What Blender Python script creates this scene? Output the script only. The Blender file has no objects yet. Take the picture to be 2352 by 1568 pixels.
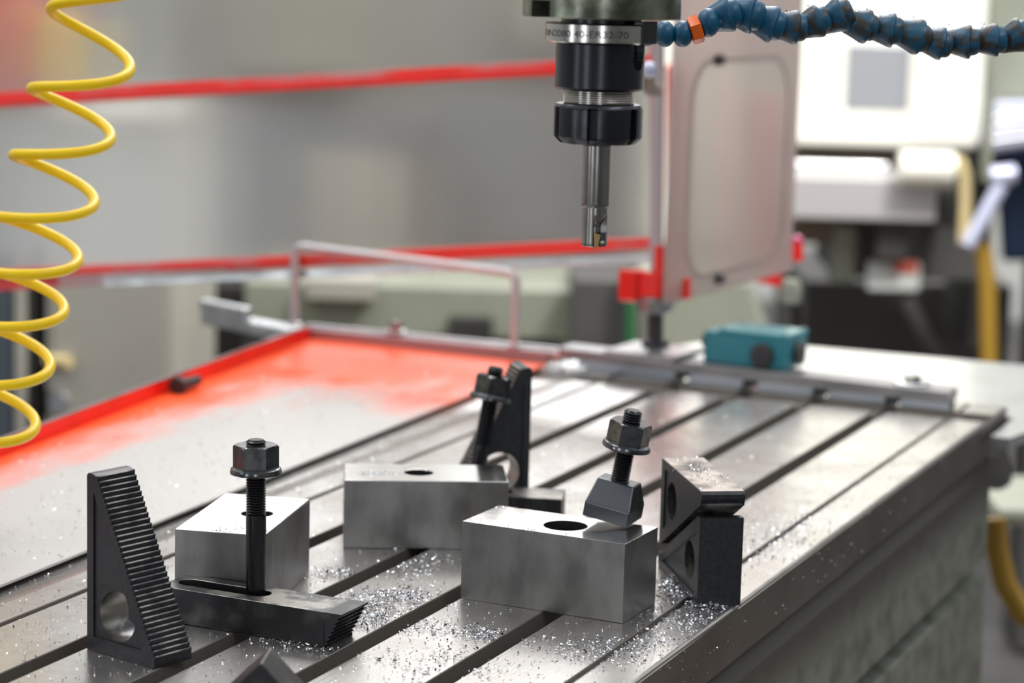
import bpy, bmesh, math, random
from mathutils import Vector as V, Matrix, Euler
random.seed(7)
sc = bpy.context.scene
COL = sc.collection
PI = math.pi

# ---------------------------------------------------------------- camera, world, lights
FPX = 5467.3
CAM = V((0, 0, .4))
CR = V((0.40127, -0.91557, 0.02702)); CU = V((0.13385, 0.08778, 0.98710)); CF = V((0.90613, 0.39248, -0.15777))
cd = bpy.data.cameras.new('camera'); cam = bpy.data.objects.new('camera', cd); COL.objects.link(cam)
cam.matrix_world = Matrix(((CR.x, CU.x, -CF.x, CAM.x), (CR.y, CU.y, -CF.y, CAM.y), (CR.z, CU.z, -CF.z, CAM.z), (0, 0, 0, 1)))
cd.sensor_width = 36; cd.lens = FPX/2352*36; cd.clip_start = .05; cd.clip_end = 60
cd.dof.use_dof = True; cd.dof.focus_distance = 1.43; cd.dof.aperture_fstop = 6.2
sc.camera = cam
sc.view_settings.view_transform = 'Standard'; sc.view_settings.look = 'None'
sc.view_settings.gamma = 1; sc.view_settings.use_curve_mapping = False
sc.view_settings.exposure = 0.32
w = bpy.data.worlds.new('world'); sc.world = w; w.use_nodes = True
bg = w.node_tree.nodes['Background']; bg.inputs[0].default_value = (.94, .97, 1, 1); bg.inputs[1].default_value = .80

def area(name, loc, target, sx, sy, power, col=(1, 1, 1)):
    l = bpy.data.lights.new(name, 'AREA'); l.shape = 'RECTANGLE'; l.size = sx; l.size_y = sy; l.energy = power; l.color = col
    o = bpy.data.objects.new(name, l); COL.objects.link(o); o.location = loc
    o.rotation_euler = (V(target)-V(loc)).to_track_quat('-Z', 'Y').to_euler()
    return o
area('ceiling_lamp', (3.4, 1.2, 2.9), (3.4, 1.2, 0), 2.4, .9, 40, (1, .98, .95))
area('ceiling_lamp', (1.2, 2.6, 2.9), (1.2, 2.6, 0), .5, 2.0, 30, (1, .98, .95))
area('ceiling_lamp', (5.8, 2.2, 2.9), (5.8, 2.0, 0), 2.6, 1.2, 80, (1, .98, .95))
area('cabinet_fill', (3.1, .2, 1.7), (4.4, 1.05, .5), .5, .3, 46, (1, .99, .93))  # unseen fill added to brighten the cream cabinet front, no fixture
area('ceiling_lamp', (.9, -1.6, 2.7), (1.2, .3, 0), 1.6, .35, 14, (.93, .97, 1))

def ray(px, py): return CF+CR*((px-1176)/FPX)-CU*((py-784)/FPX)
def atz(px, py, z=0.):
    d = ray(px, py); return CAM+d*((z-CAM.z)/d.z)
def atd(px, py, D): return CAM+ray(px, py)*D
def atx(px, py, x):
    d = ray(px, py); return CAM+d*(x/d.x)

# ---------------------------------------------------------------- materials
def nodes(name):
    m = bpy.data.materials.new(name); m.use_nodes = True
    nt = m.node_tree; return m, nt, nt.nodes['Principled BSDF']
def mat(name, col, rough=.5, metal=0., spec=.5, noise=None, bump=0., scale=40., stretch=(1, 1, 1), col2=None, rvar=0., detail=6, contrast=(.35, .65), emis=None, coat=0):
    """col2/contrast: blotches of a second colour by noise; rvar: roughness variation; bump: relief"""
    m, nt, b = nodes(name)
    b.inputs['Base Color'].default_value = (*col, 1); b.inputs['Roughness'].default_value = rough
    b.inputs['Metallic'].default_value = metal; b.inputs['Specular IOR Level'].default_value = spec
    b.inputs['Coat Weight'].default_value = coat; b.inputs['Coat Roughness'].default_value = .08
    if emis:
        b.inputs['Emission Color'].default_value = (*emis[0], 1); b.inputs['Emission Strength'].default_value = emis[1]
    if col2 or bump or rvar:
        tc = nt.nodes.new('ShaderNodeTexCoord'); mp = nt.nodes.new('ShaderNodeMapping'); mp.inputs['Scale'].default_value = stretch
        nt.links.new(tc.outputs['Object'], mp.inputs[0])
        n = nt.nodes.new('ShaderNodeTexNoise'); n.inputs['Scale'].default_value = scale; n.inputs['Detail'].default_value = detail
        nt.links.new(mp.outputs[0], n.inputs['Vector'])
        r = nt.nodes.new('ShaderNodeValToRGB'); r.color_ramp.elements[0].position = contrast[0]; r.color_ramp.elements[1].position = contrast[1]
        r.color_ramp.elements[0].color = (*col, 1); r.color_ramp.elements[1].color = (*(col2 or col), 1)
        nt.links.new(n.outputs[0], r.inputs[0]); nt.links.new(r.outputs[0], b.inputs['Base Color'])
        if rvar:
            mr = nt.nodes.new('ShaderNodeMapRange'); mr.inputs[3].default_value = max(.02, rough-rvar); mr.inputs[4].default_value = rough+rvar
            nt.links.new(n.outputs[0], mr.inputs[0]); nt.links.new(mr.outputs[0], b.inputs['Roughness'])
        if bump:
            bp = nt.nodes.new('ShaderNodeBump'); bp.inputs['Strength'].default_value = bump; bp.inputs['Distance'].default_value = .001
            nt.links.new(n.outputs[0], bp.inputs['Height']); nt.links.new(bp.outputs[0], b.inputs['Normal'])
    return m

def table_steel():
    m, nt, b = nodes('ground table steel'); L = nt.links
    tc = nt.nodes.new('ShaderNodeTexCoord')
    mp = nt.nodes.new('ShaderNodeMapping'); mp.inputs['Scale'].default_value = (40, 500, 40); L.new(tc.outputs['Object'], mp.inputs[0])
    n1 = nt.nodes.new('ShaderNodeTexNoise'); n1.inputs['Scale'].default_value = 1.; n1.inputs['Detail'].default_value = 5; L.new(mp.outputs[0], n1.inputs['Vector'])
    n2 = nt.nodes.new('ShaderNodeTexNoise'); n2.inputs['Scale'].default_value = 16; n2.inputs['Detail'].default_value = 8; n2.inputs['Roughness'].default_value = .65
    L.new(tc.outputs['Object'], n2.inputs['Vector'])
    r = nt.nodes.new('ShaderNodeValToRGB'); e = r.color_ramp.elements
    e[0].position = .3; e[0].color = (.45, .41, .375, 1); e[1].position = .62; e[1].color = (.74, .72, .70, 1)
    L.new(n2.outputs[0], r.inputs[0]); L.new(r.outputs[0], b.inputs['Base Color'])
    b.inputs['Metallic'].default_value = .95
    mr = nt.nodes.new('ShaderNodeMapRange'); mr.inputs[3].default_value = .34; mr.inputs[4].default_value = .17
    L.new(n2.outputs[0], mr.inputs[0]); L.new(mr.outputs[0], b.inputs['Roughness'])
    bp = nt.nodes.new('ShaderNodeBump'); bp.inputs['Strength'].default_value = .12; bp.inputs['Distance'].default_value = .0004
    L.new(n1.outputs[0], bp.inputs['Height']); L.new(bp.outputs[0], b.inputs['Normal'])
    return m

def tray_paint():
    """orange-red paint, with a grey-white reflection painted in everywhere but near the lips"""
    m, nt, b = nodes('red tray paint with grey reflection'); L = nt.links
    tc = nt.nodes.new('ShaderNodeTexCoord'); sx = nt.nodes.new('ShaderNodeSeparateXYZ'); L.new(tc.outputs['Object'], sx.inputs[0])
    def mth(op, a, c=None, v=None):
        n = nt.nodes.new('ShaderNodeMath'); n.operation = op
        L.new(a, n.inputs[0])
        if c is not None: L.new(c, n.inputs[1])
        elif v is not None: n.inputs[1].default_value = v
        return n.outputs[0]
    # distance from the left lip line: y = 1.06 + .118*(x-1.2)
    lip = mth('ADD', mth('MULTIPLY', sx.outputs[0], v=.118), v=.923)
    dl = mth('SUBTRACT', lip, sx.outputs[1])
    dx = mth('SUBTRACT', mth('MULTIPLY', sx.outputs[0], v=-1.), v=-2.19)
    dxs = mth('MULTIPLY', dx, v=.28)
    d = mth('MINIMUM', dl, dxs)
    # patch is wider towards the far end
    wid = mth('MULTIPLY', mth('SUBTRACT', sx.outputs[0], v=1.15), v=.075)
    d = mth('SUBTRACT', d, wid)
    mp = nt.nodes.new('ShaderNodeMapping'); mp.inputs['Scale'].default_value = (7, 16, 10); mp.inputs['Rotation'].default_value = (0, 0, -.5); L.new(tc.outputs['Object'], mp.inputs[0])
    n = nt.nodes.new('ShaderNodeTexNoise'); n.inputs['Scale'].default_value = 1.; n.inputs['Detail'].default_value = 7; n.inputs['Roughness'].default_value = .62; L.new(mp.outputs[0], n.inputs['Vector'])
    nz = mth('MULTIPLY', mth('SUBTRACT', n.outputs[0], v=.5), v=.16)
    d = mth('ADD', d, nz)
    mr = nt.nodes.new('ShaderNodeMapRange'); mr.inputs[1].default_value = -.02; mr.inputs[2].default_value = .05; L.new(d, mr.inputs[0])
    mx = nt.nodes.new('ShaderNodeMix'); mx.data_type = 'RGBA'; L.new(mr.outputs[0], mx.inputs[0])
    mx.inputs[6].default_value = (.92, .085, .006, 1); mx.inputs[7].default_value = (.58, .565, .55, 1)  # grey stands in for bright light reflected on the red floor
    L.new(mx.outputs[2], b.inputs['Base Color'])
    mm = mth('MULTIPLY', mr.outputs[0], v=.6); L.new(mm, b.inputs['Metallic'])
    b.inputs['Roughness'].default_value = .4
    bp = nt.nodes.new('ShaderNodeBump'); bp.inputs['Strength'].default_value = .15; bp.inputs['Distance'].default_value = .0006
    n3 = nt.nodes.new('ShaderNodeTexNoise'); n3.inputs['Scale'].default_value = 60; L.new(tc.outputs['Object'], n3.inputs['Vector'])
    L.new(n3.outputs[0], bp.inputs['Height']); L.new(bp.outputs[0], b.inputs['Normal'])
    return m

def grimy_casting():
    """grey-green machine paint, a band of dark oily grime under the table edge and drips"""
    m, nt, b = nodes('grimy green casting'); L = nt.links
    tc = nt.nodes.new('ShaderNodeTexCoord'); sx = nt.nodes.new('ShaderNodeSeparateXYZ'); L.new(tc.outputs['Object'], sx.inputs[0])
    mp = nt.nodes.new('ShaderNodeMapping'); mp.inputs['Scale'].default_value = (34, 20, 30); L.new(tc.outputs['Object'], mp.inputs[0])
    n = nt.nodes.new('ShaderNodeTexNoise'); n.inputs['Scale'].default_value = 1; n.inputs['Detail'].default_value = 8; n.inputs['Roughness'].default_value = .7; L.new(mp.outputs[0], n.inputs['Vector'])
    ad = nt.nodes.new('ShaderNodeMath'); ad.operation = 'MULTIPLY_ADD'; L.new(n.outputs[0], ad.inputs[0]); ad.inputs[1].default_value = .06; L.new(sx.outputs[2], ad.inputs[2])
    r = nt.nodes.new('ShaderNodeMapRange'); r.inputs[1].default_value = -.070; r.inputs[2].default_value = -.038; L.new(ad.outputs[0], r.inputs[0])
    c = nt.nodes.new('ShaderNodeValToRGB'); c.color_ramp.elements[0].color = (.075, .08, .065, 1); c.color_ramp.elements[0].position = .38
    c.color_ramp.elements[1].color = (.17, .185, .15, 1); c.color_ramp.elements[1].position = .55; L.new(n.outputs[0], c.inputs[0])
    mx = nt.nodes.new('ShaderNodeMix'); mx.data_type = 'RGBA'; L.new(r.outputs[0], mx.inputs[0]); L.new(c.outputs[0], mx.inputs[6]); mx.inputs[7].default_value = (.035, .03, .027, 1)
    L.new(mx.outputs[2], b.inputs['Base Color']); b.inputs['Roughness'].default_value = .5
    return m

def sheet(name, tint, haze, rough=.15, blur=.75):
    """scratched clear plastic: part of the light passes, part is scattered"""
    m, nt, b = nodes(name); L = nt.links; nt.nodes.remove(b); out = nt.nodes['Material Output']
    tr = nt.nodes.new('ShaderNodeBsdfTransparent'); tr.inputs[0].default_value = (*tint, 1)
    df = nt.nodes.new('ShaderNodeBsdfDiffuse'); df.inputs[0].default_value = (.45, .43, .40, 1)
    tl = nt.nodes.new('ShaderNodeBsdfTranslucent'); tl.inputs[0].default_value = (.50, .48, .445, 1)
    gl = nt.nodes.new('ShaderNodeBsdfGlossy'); gl.inputs['Roughness'].default_value = rough
    m1 = nt.nodes.new('ShaderNodeMixShader'); m1.inputs[0].default_value = .5; L.new(df.outputs[0], m1.inputs[1]); L.new(tl.outputs[0], m1.inputs[2])
    tc = nt.nodes.new('ShaderNodeTexCoord'); n = nt.nodes.new('ShaderNodeTexNoise'); n.inputs['Scale'].default_value = 5; n.inputs['Detail'].default_value = 5
    mp = nt.nodes.new('ShaderNodeMapping'); mp.inputs['Scale'].default_value = (1, 1.6, .7); L.new(tc.outputs['Object'], mp.inputs[0]); L.new(mp.outputs[0], n.inputs['Vector'])
    mr = nt.nodes.new('ShaderNodeMapRange'); mr.inputs[1].default_value = .3; mr.inputs[2].default_value = .7; mr.inputs[3].default_value = haze*.75; mr.inputs[4].default_value = min(1, haze*1.25)
    L.new(n.outputs[0], mr.inputs[0])
    rf = nt.nodes.new('ShaderNodeBsdfRefraction'); rf.inputs['Color'].default_value = (*tint, 1); rf.inputs['Roughness'].default_value = .30; rf.inputs['IOR'].default_value = 1.08
    m0 = nt.nodes.new('ShaderNodeMixShader'); m0.inputs[0].default_value = blur; L.new(tr.outputs[0], m0.inputs[1]); L.new(rf.outputs[0], m0.inputs[2])
    m2 = nt.nodes.new('ShaderNodeMixShader'); L.new(mr.outputs[0], m2.inputs[0]); L.new(m0.outputs[0], m2.inputs[1]); L.new(m1.outputs[0], m2.inputs[2])
    m3 = nt.nodes.new('ShaderNodeMixShader'); m3.inputs[0].default_value = .05; L.new(m2.outputs[0], m3.inputs[1]); L.new(gl.outputs[0], m3.inputs[2])
    L.new(m3.outputs[0], out.inputs[0]); return m

M = dict(
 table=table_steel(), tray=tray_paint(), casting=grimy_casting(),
 side=mat('table side steel', (.06, .05, .043), .45, .6, col2=(.115, .10, .09), scale=14, bump=.1, contrast=(.3, .7)),
 slotdark=mat('slot', (.03, .03, .03), .5, .5),
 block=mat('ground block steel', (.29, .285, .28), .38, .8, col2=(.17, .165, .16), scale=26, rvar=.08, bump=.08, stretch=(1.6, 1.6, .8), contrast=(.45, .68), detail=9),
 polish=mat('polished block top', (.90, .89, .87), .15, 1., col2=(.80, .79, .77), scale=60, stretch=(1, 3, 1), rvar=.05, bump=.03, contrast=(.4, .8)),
 black=mat('black oxide steel', (.032, .034, .040), .36, .45, spec=.6, col2=(.046, .047, .052), scale=300, bump=.10, rvar=.08),
 stud=mat('black stud steel', (.035, .036, .04), .27, .8, scale=120, bump=.05),
 nut=mat('dark nut steel', (.20, .205, .215), .20, .95, scale=160, rvar=.07, col2=(.09, .095, .10)),
 worn=mat('worn black strap steel', (.10, .10, .105), .30, .85, col2=(.36, .34, .31), scale=48, rvar=.06, bump=.08, contrast=(.44, .56)),
 strapside=mat('dark strap side', (.05, .05, .055), .35, .75, col2=(.13, .125, .12), scale=60, bump=.08, contrast=(.5, .75)),
 grooved=mat('tooth steel', (.016, .017, .02), .40, .5, col2=(.03, .031, .036), scale=200),
 rusttop=mat('worn step block face', (.40, .35, .31), .35, .7, col2=(.10, .085, .075), scale=42, bump=.2, contrast=(.42, .6)),
 holder=mat('black holder steel', (.018, .020, .026), .26, .55, spec=.7, scale=200, rvar=.05),
 bright=mat('ground bright steel', (.52, .50, .48), .2, 1., scale=30, rvar=.06, stretch=(1, 1, 6)),
 shank=mat('cutter shank steel', (.36, .35, .34), .24, 1., col2=(.26, .25, .24), scale=50, rvar=.06),
 nose=mat('spindle nose steel', (.11, .115, .09), .28, .9, col2=(.30, .33, .26), scale=55, rvar=.1, bump=.25, contrast=(.42, .66)),
 gold=mat('coated insert', (.32, .22, .09), .35, .8),
 engrave=mat('engraved mark', (.03, .03, .03), .6),
 red=mat('red paint', (.84, .009, .004), .32, 0, spec=.5, col2=(.70, .012, .006), scale=30),
 redsheen=mat('red paint with pinkish sheen', (.80, .02, .01), .3, 0, col2=(.42, .30, .30), scale=9, contrast=(.5, .75)),  # pinkish reflection on the rails mixed into the red as blotches
 alu=mat('aluminium', (.66, .67, .68), .3, .95, scale=30, rvar=.1, bump=.05, col2=(.50, .50, .52)),
 aludark=mat('dull bar steel', (.33, .32, .33), .36, .9, scale=30, rvar=.1, col2=(.24, .235, .24)),
 rod=mat('handle rod steel', (.55, .53, .54), .35, .5, scale=40, rvar=.1),
 teal=mat('teal paint', (.003, .16, .205), .4, 0, spec=.5, coat=.2),
 teallid=mat('teal lid paint', (.006, .235, .28), .28, 0, coat=.5),
 rubber=mat('black rubber', (.02, .018, .022), .55, col2=(.035, .03, .035), scale=300, bump=.3),
 hose=mat('blue hose plastic', (.004, .080, .165), .38, 0, spec=.45),
 hosedirty=mat('blue hose plastic with oily grime', (.005, .078, .150), .40, 0, col2=(.035, .030, .024), scale=130, contrast=(.45, .58), bump=.5, rvar=.1),
 orange=mat('orange plastic', (.85, .13, .006), .35, 0),
 yellow=mat('yellow tube plastic', (.88, .58, .002), .33, 0, spec=.35),
 chip=mat('bright aluminium chips', (.74, .76, .80), .16, 1.),
 gpole=mat('guard pole', (.42, .38, .40), .4, .3),
 beige=mat('beige cabinet paint', (.42, .40, .35), .5, col2=(.35, .33, .29), scale=4, contrast=(.4, .7)),
 cream=mat('cream machine paint', (.90, .885, .80), .4),
 greyp=mat('grey display', (.30, .31, .34), .3),
 dark=mat('dark machine iron', (.018, .017, .016), .6, col2=(.04, .038, .035), scale=5),
 darkgrey=mat('dark grey machine paint', (.055, .052, .052), .6, col2=(.085, .082, .08), scale=4),
 greycol=mat('grey machine paint', (.15, .155, .15), .5, col2=(.27, .27, .25), scale=2.2, contrast=(.35, .65), stretch=(1, 1, .5)),
 bluegrey=mat('blue grey machine paint', (.10, .125, .15), .5),
 greenp=mat('green grey machine paint', (.22, .235, .185), .5, col2=(.28, .29, .23), scale=5),
 brown=mat('brown grime', (.16, .12, .085), .6),
 lavender=mat('pale blue grey metal', (.50, .52, .68), .4, .3),
 blue=mat('deep blue paint', (.012, .04, .11), .5),
 bronze=mat('ochre hose', (.30, .17, .012), .5),
 creamrod=mat('cream pipe', (.72, .58, .30), .5),
 whitemetal=mat('bright sheet steel cover', (.93, .93, .96), .24, 1., scale=20, rvar=.04),
 floor=mat('workshop floor', (.07, .068, .07), .5, col2=(.12, .115, .112), scale=2.2, bump=.05),
 wall=mat('pale painted wall', (.66, .66, .63), .7, col2=(.60, .60, .58), scale=1.2),
 wallb=mat('dim lower wall paint', (.30, .30, .29), .7),
 slotwall=mat('milled slot wall', (.18, .16, .14), .45, .5, scale=30, rvar=.1),
 liprose2=mat('faded red paint', (.45, .03, .05), .5),
 paleiron=mat('pale machined iron', (.50, .48, .49), .4, .2),
 strip=mat('pale blue grey strip', (.50, .55, .63), .35, .1),
 liprose=mat('rosy grey lip', (.36, .25, .26), .35, .5),
 tee=mat('dark machined head', (.085, .09, .10), .33, .8, scale=90, rvar=.05, bump=.03),
 chipd=mat('dark chips', (.16, .17, .19), .28, 1.),
 wood=mat('brown floor mat', (.25, .20, .16), .7),
 labelw=mat('white label plate', (.62, .64, .62), .4),
 labelr=mat('red label band', (.55, .10, .07), .5),
 grncable=mat('green paint', (.02, .14, .05), .5),
 purple=mat('violet knob', (.55, .06, .20), .25, coat=.6),
 guard=sheet('scratched clear guard sheet', (.90, .91, .90), .27),
 door=sheet('scratched clear door sheet', (.92, .89, .88), .34),
 doorframe=sheet('milky door edge', (.90, .80, .81), .42),  # pink tint puts the red frame's reflection into the border colour
 streakpane=mat('glowing pane for streaks', (.9, .95, 1), .3, emis=((.90, .95, 1), 4.0)),
 unseen_window=mat('daylit pane', (.9, .95, 1), .3, emis=((.95, .98, 1), 7.5)),
)

# ---------------------------------------------------------------- geometry helpers
class G:
    def __init__(s): s.v = []; s.f = []; s.mi = []
    def add(s, vs, fs, T=None, mi=0):
        o = len(s.v)
        s.v += [tuple(T @ V(p)) if T is not None else tuple(p) for p in vs]
        s.f += [tuple(o+i for i in f) for f in fs]; s.mi += [mi]*len(fs); return s
    def box(s, x0, x1, y0, y1, z0, z1, T=None, mi=0):
        vs = [(x, y, z) for z in (z0, z1) for y in (y0, y1) for x in (x0, x1)]
        return s.add(vs, [(0, 2, 3, 1), (4, 5, 7, 6), (0, 1, 5, 4), (2, 6, 7, 3), (0, 4, 6, 2), (1, 3, 7, 5)], T, mi)
    def hexa(s, b, t, T=None, mi=0):
        return s.add(list(b)+list(t), [(3, 2, 1, 0), (4, 5, 6, 7), (0, 1, 5, 4), (1, 2, 6, 5), (2, 3, 7, 6), (3, 0, 4, 7)], T, mi)
    def prism(s, poly, h0, h1, T=None, mi=0):
        """poly in the local xy plane, extruded along z"""
        n = len(poly); vs = [(x, y, h0) for x, y in poly]+[(x, y, h1) for x, y in poly]
        return s.add(vs, [tuple(reversed(range(n))), tuple(range(n, 2*n))]+[(i, (i+1) % n, n+(i+1) % n, n+i) for i in range(n)], T, mi)
    def lathe(s, prof, n=48, T=None, rf=None, cap=True, mi=0):
        """prof: list of (r, z); rf(r, z, theta) -> r"""
        vs = []; fs = []
        for r, z in prof:
            for k in range(n):
                a = 2*PI*k/n; q = rf(r, z, a) if rf else r
                vs.append((q*math.cos(a), q*math.sin(a), z))
        for i in range(len(prof)-1):
            for k in range(n):
                k2 = (k+1) % n; fs.append((i*n+k, i*n+k2, (i+1)*n+k2, (i+1)*n+k))
        if cap:
            fs.append(tuple(reversed(range(n)))); fs.append(tuple(range((len(prof)-1)*n, len(prof)*n)))
        return s.add(vs, fs, T, mi)
    def tube(s, pts, r, n=12, T=None, mi=0, closed=False):
        pts = [V(p) for p in pts]; vs = []; fs = []; N = None
        for i, p in enumerate(pts):
            t = (pts[min(i+1, len(pts)-1)]-pts[max(i-1, 0)]).normalized()
            if N is None: N = t.orthogonal().normalized()
            N = (N-t*N.dot(t)).normalized(); B = t.cross(N)
            rr = r[i] if isinstance(r, (list, tuple)) else r
            for k in range(n):
                a = 2*PI*k/n; vs.append(p+(N*math.cos(a)+B*math.sin(a))*rr)
        for i in range(len(pts)-1):
            for k in range(n):
                k2 = (k+1) % n; fs.append((i*n+k, i*n+k2, (i+1)*n+k2, (i+1)*n+k))
        fs.append(tuple(reversed(range(n)))); fs.append(tuple(range((len(pts)-1)*n, len(pts)*n)))
        return s.add(vs, fs, T, mi)
    def build(s, name, m, parent=None, bevel=0, smooth=None, seg=2):
        me = bpy.data.meshes.new(name); me.from_pydata(s.v, [], s.f)
        for mm in (m if isinstance(m, (list, tuple)) else [m]): me.materials.append(M[mm])
        for p, i in zip(me.polygons, s.mi): p.material_index = i
        bm = bmesh.new(); bm.from_mesh(me); bmesh.ops.recalc_face_normals(bm, faces=bm.faces); bm.to_mesh(me); bm.free()
        if smooth:
            for p in me.polygons: p.use_smooth = True
            me.set_sharp_from_angle(angle=math.radians(smooth))
        o = bpy.data.objects.new(name, me); COL.objects.link(o); o.parent = parent
        if bevel:
            b = o.modifiers.new('bevel', 'BEVEL'); b.width = bevel; b.segments = seg; b.limit_method = 'ANGLE'; b.angle_limit = math.radians(35); b.harden_normals = False
        return o

def thing(name, label, cat, mtx=None, group=None):
    o = bpy.data.objects.new(name, None); COL.objects.link(o); o.empty_display_size = .01
    if mtx is not None: o.matrix_world = mtx
    return tag(o, label, cat, group)
def tag(o, label=None, cat=None, group=None, kind=None):
    if label: o['label'] = label
    if cat: o['category'] = cat
    if group: o['group'] = group
    if kind: o['kind'] = kind
    return o
def frame(origin, xdir, zdir=(0, 0, 1)):
    z = V(zdir).normalized(); x = V(tuple(xdir)+(0,)*(3-len(xdir))); x = (x-z*x.dot(z)).normalized(); y = z.cross(x)
    return Matrix(((x.x, y.x, z.x, origin[0]), (x.y, y.y, z.y, origin[1]), (x.z, y.z, z.z, origin[2]), (0, 0, 0, 1)))
def circle(cx, cy, r, n=40, sx=1.): return [(cx+sx*r*math.cos(2*PI*k/n), cy+r*math.sin(2*PI*k/n)) for k in range(n)]
def slot(x0, x1, cy, r, n=14):
    return [(x1+r*math.cos(-PI/2+PI*k/n), cy+r*math.sin(-PI/2+PI*k/n)) for k in range(n+1)]+[(x0+r*math.cos(PI/2+PI*k/n), cy+r*math.sin(PI/2+PI*k/n)) for k in range(n+1)]

def flat_solid(name, outlines, z0, z1, m, parent, bevel=0, smooth=30, T=None, matsplit=None):
    """filled outlines (later ones are holes) extruded between z0 and z1"""
    cu = bpy.data.curves.new(name, 'CURVE'); cu.dimensions = '2D'; cu.fill_mode = 'BOTH'; cu.extrude = (z1-z0)/2
    for pl in outlines:
        sp = cu.splines.new('POLY'); sp.points.add(len(pl)-1); sp.use_cyclic_u = True
        for p, (x, y) in zip(sp.points, pl): p.co = (x, y, 0, 1)
    tmp = bpy.data.objects.new('tmp', cu); me = bpy.data.meshes.new_from_object(tmp)
    bpy.data.objects.remove(tmp); bpy.data.curves.remove(cu)
    me.name = name; me.transform(Matrix.Translation((0, 0, (z0+z1)/2)))
    bm = bmesh.new(); bm.from_mesh(me); bmesh.ops.remove_doubles(bm, verts=bm.verts, dist=1e-6)
    bmesh.ops.dissolve_limit(bm, angle_limit=.01, verts=bm.verts, edges=bm.edges)
    bmesh.ops.recalc_face_normals(bm, faces=bm.faces)
    mats = m if isinstance(m, (list, tuple)) else [m]
    me.materials.clear()
    for f in bm.faces: f.material_index = matsplit(f) if matsplit else 0; f.smooth = True
    bm.to_mesh(me); bm.free()
    if T is not None: me.transform(T)
    me.set_sharp_from_angle(angle=math.radians(smooth))
    for mm in mats: me.materials.append(M[mm])
    o = bpy.data.objects.new(name, me); COL.objects.link(o); o.parent = parent
    if bevel:
        b = o.modifiers.new('bevel', 'BEVEL'); b.width = bevel; b.segments = 2; b.limit_method = 'ANGLE'; b.angle_limit = math.radians(50)
    return o
def struct(g, name, m, **k):
    o = g.build(name, m, **k); o['kind'] = 'structure'; return o

# ---------------------------------------------------------------- setting
FZ = -.9
struct(G().box(-3, 9.2, -5, 7, FZ-.05, FZ), 'floor', 'floor')
def wall_with_holes(x0, x1, holes):
    """wall in the y-z plane with rectangular openings (y0, y1, z0, z1)"""
    ys = sorted({-5, 7}|{v for h in holes for v in h[:2]}); zs = sorted({FZ, 3.3}|{v for h in holes for v in h[2:]}); g = G()
    for a, b in zip(ys, ys[1:]):
        for c, d in zip(zs, zs[1:]):
            if not any(h[0] <= a and b <= h[1] and h[2] <= c and d <= h[3] for h in holes): g.box(x0, x1, a, b, c, d)
    return g
WIN = [(3.05, 4.30, 1.93, 2.45), (4.62, 5.75, 1.93, 2.45)]
struct(wall_with_holes(9, 9.15, WIN), 'wall_back', 'wall')
struct(G().box(-3, 9, 7, 7.15, FZ, 3.3), 'wall_left', 'wall')
struct(G().box(-3, 9, -5.15, -5, FZ, 3.3), 'wall_right', 'wallb')
struct(G().box(-3.15, -3, -5.15, 7.15, FZ, 3.3), 'wall_front', 'wallb')
for n, (a, b, c, d) in enumerate(WIN):
    wf = struct(G().box(8.99, 9.12, a, a+.04, c, d).box(8.99, 9.12, b-.04, b, c, d).box(8.99, 9.12, a+.04, b-.04, c, c+.03).box(8.99, 9.12, a+.04, b-.04, d-.03, d), 'unseen_window_%d' % (n+1), 'cream')
    G().box(9.05, 9.06, a+.04, b-.04, c+.03, d-.03).build('pane', 'unseen_window', wf)
for n, (a, b, c, d) in enumerate([(-1.75, -1.15, -.25, 1.3), (1.15, 1.75, -.25, 1.3), (3.6, 4.4, -.25, 1.3)]):      # unseen glowing panes added behind the photographer for streaks on the tool
    wf = struct(G().box(-3, -2.95, a, a+.05, c, d).box(-3, -2.95, b-.05, b, c, d).box(-3, -2.95, a+.05, b-.05, c, c+.05).box(-3, -2.95, a+.05, b-.05, d-.05, d), 'unseen_window_%d' % (n+3), 'cream')
    G().box(-2.985, -2.975, a+.05, b-.05, c+.05, d-.05).build('pane', 'streakpane', wf)

# ---------------------------------------------------------------- milling table
TY = [.7667, .6947, .6226, .5506]
def profile(floor_z=-.032, shelf=0.):
    p = [(.4477, floor_z), (.4477, -.0016), (.4493, shelf)]
    def groove(a, b, d): p.extend([(a, shelf), (a, -d), (b, -d), (b, shelf)])
    groove(.4774, .4819, .004)
    for y in reversed(TY):
        a, b = y-.014, y
        p.extend([(a, shelf), (a, -.015), (a-.005, -.015), (a-.005, -.027), (b+.005, -.027), (b+.005, -.015), (b, -.015), (b, shelf)])
    groove(.8214, .8266, .004)
    p.extend([(.850, shelf), (.855, -.0006), (.862, -.0018), (.870, -.0028), (1.02, -.0028), (1.02, floor_z)])
    return p
TX = Matrix(((0, 0, 1, 0), (1, 0, 0, 0), (0, 1, 0, 0), (0, 0, 0, 1)))     # local (x,y,z) -> world (z,x,y)
tb = thing('milling_table', 'long ground steel milling table with T-slots and scattered chips', 'machine table')
g = G(); pf = profile(-.034)
g.prism(pf, .55, 2.110, TX)
def wallmat(o):
    for p in o.data.polygons:
        if abs(p.normal.z) < .5 and p.center.z < -.0005: p.material_index = 1
wallmat(g.build('slotted_slab', ['table', 'slotwall'], tb, bevel=.0005, seg=1))
g = G(); g.prism([(y, min(z, -.006)) for y, z in pf], 2.110, 2.150, TX); g.build('drain_channel', 'table', tb)
g = G(); g.prism(pf, 2.150, 2.205, TX); wallmat(g.build('end_rim', ['table', 'slotwall'], tb))
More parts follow.
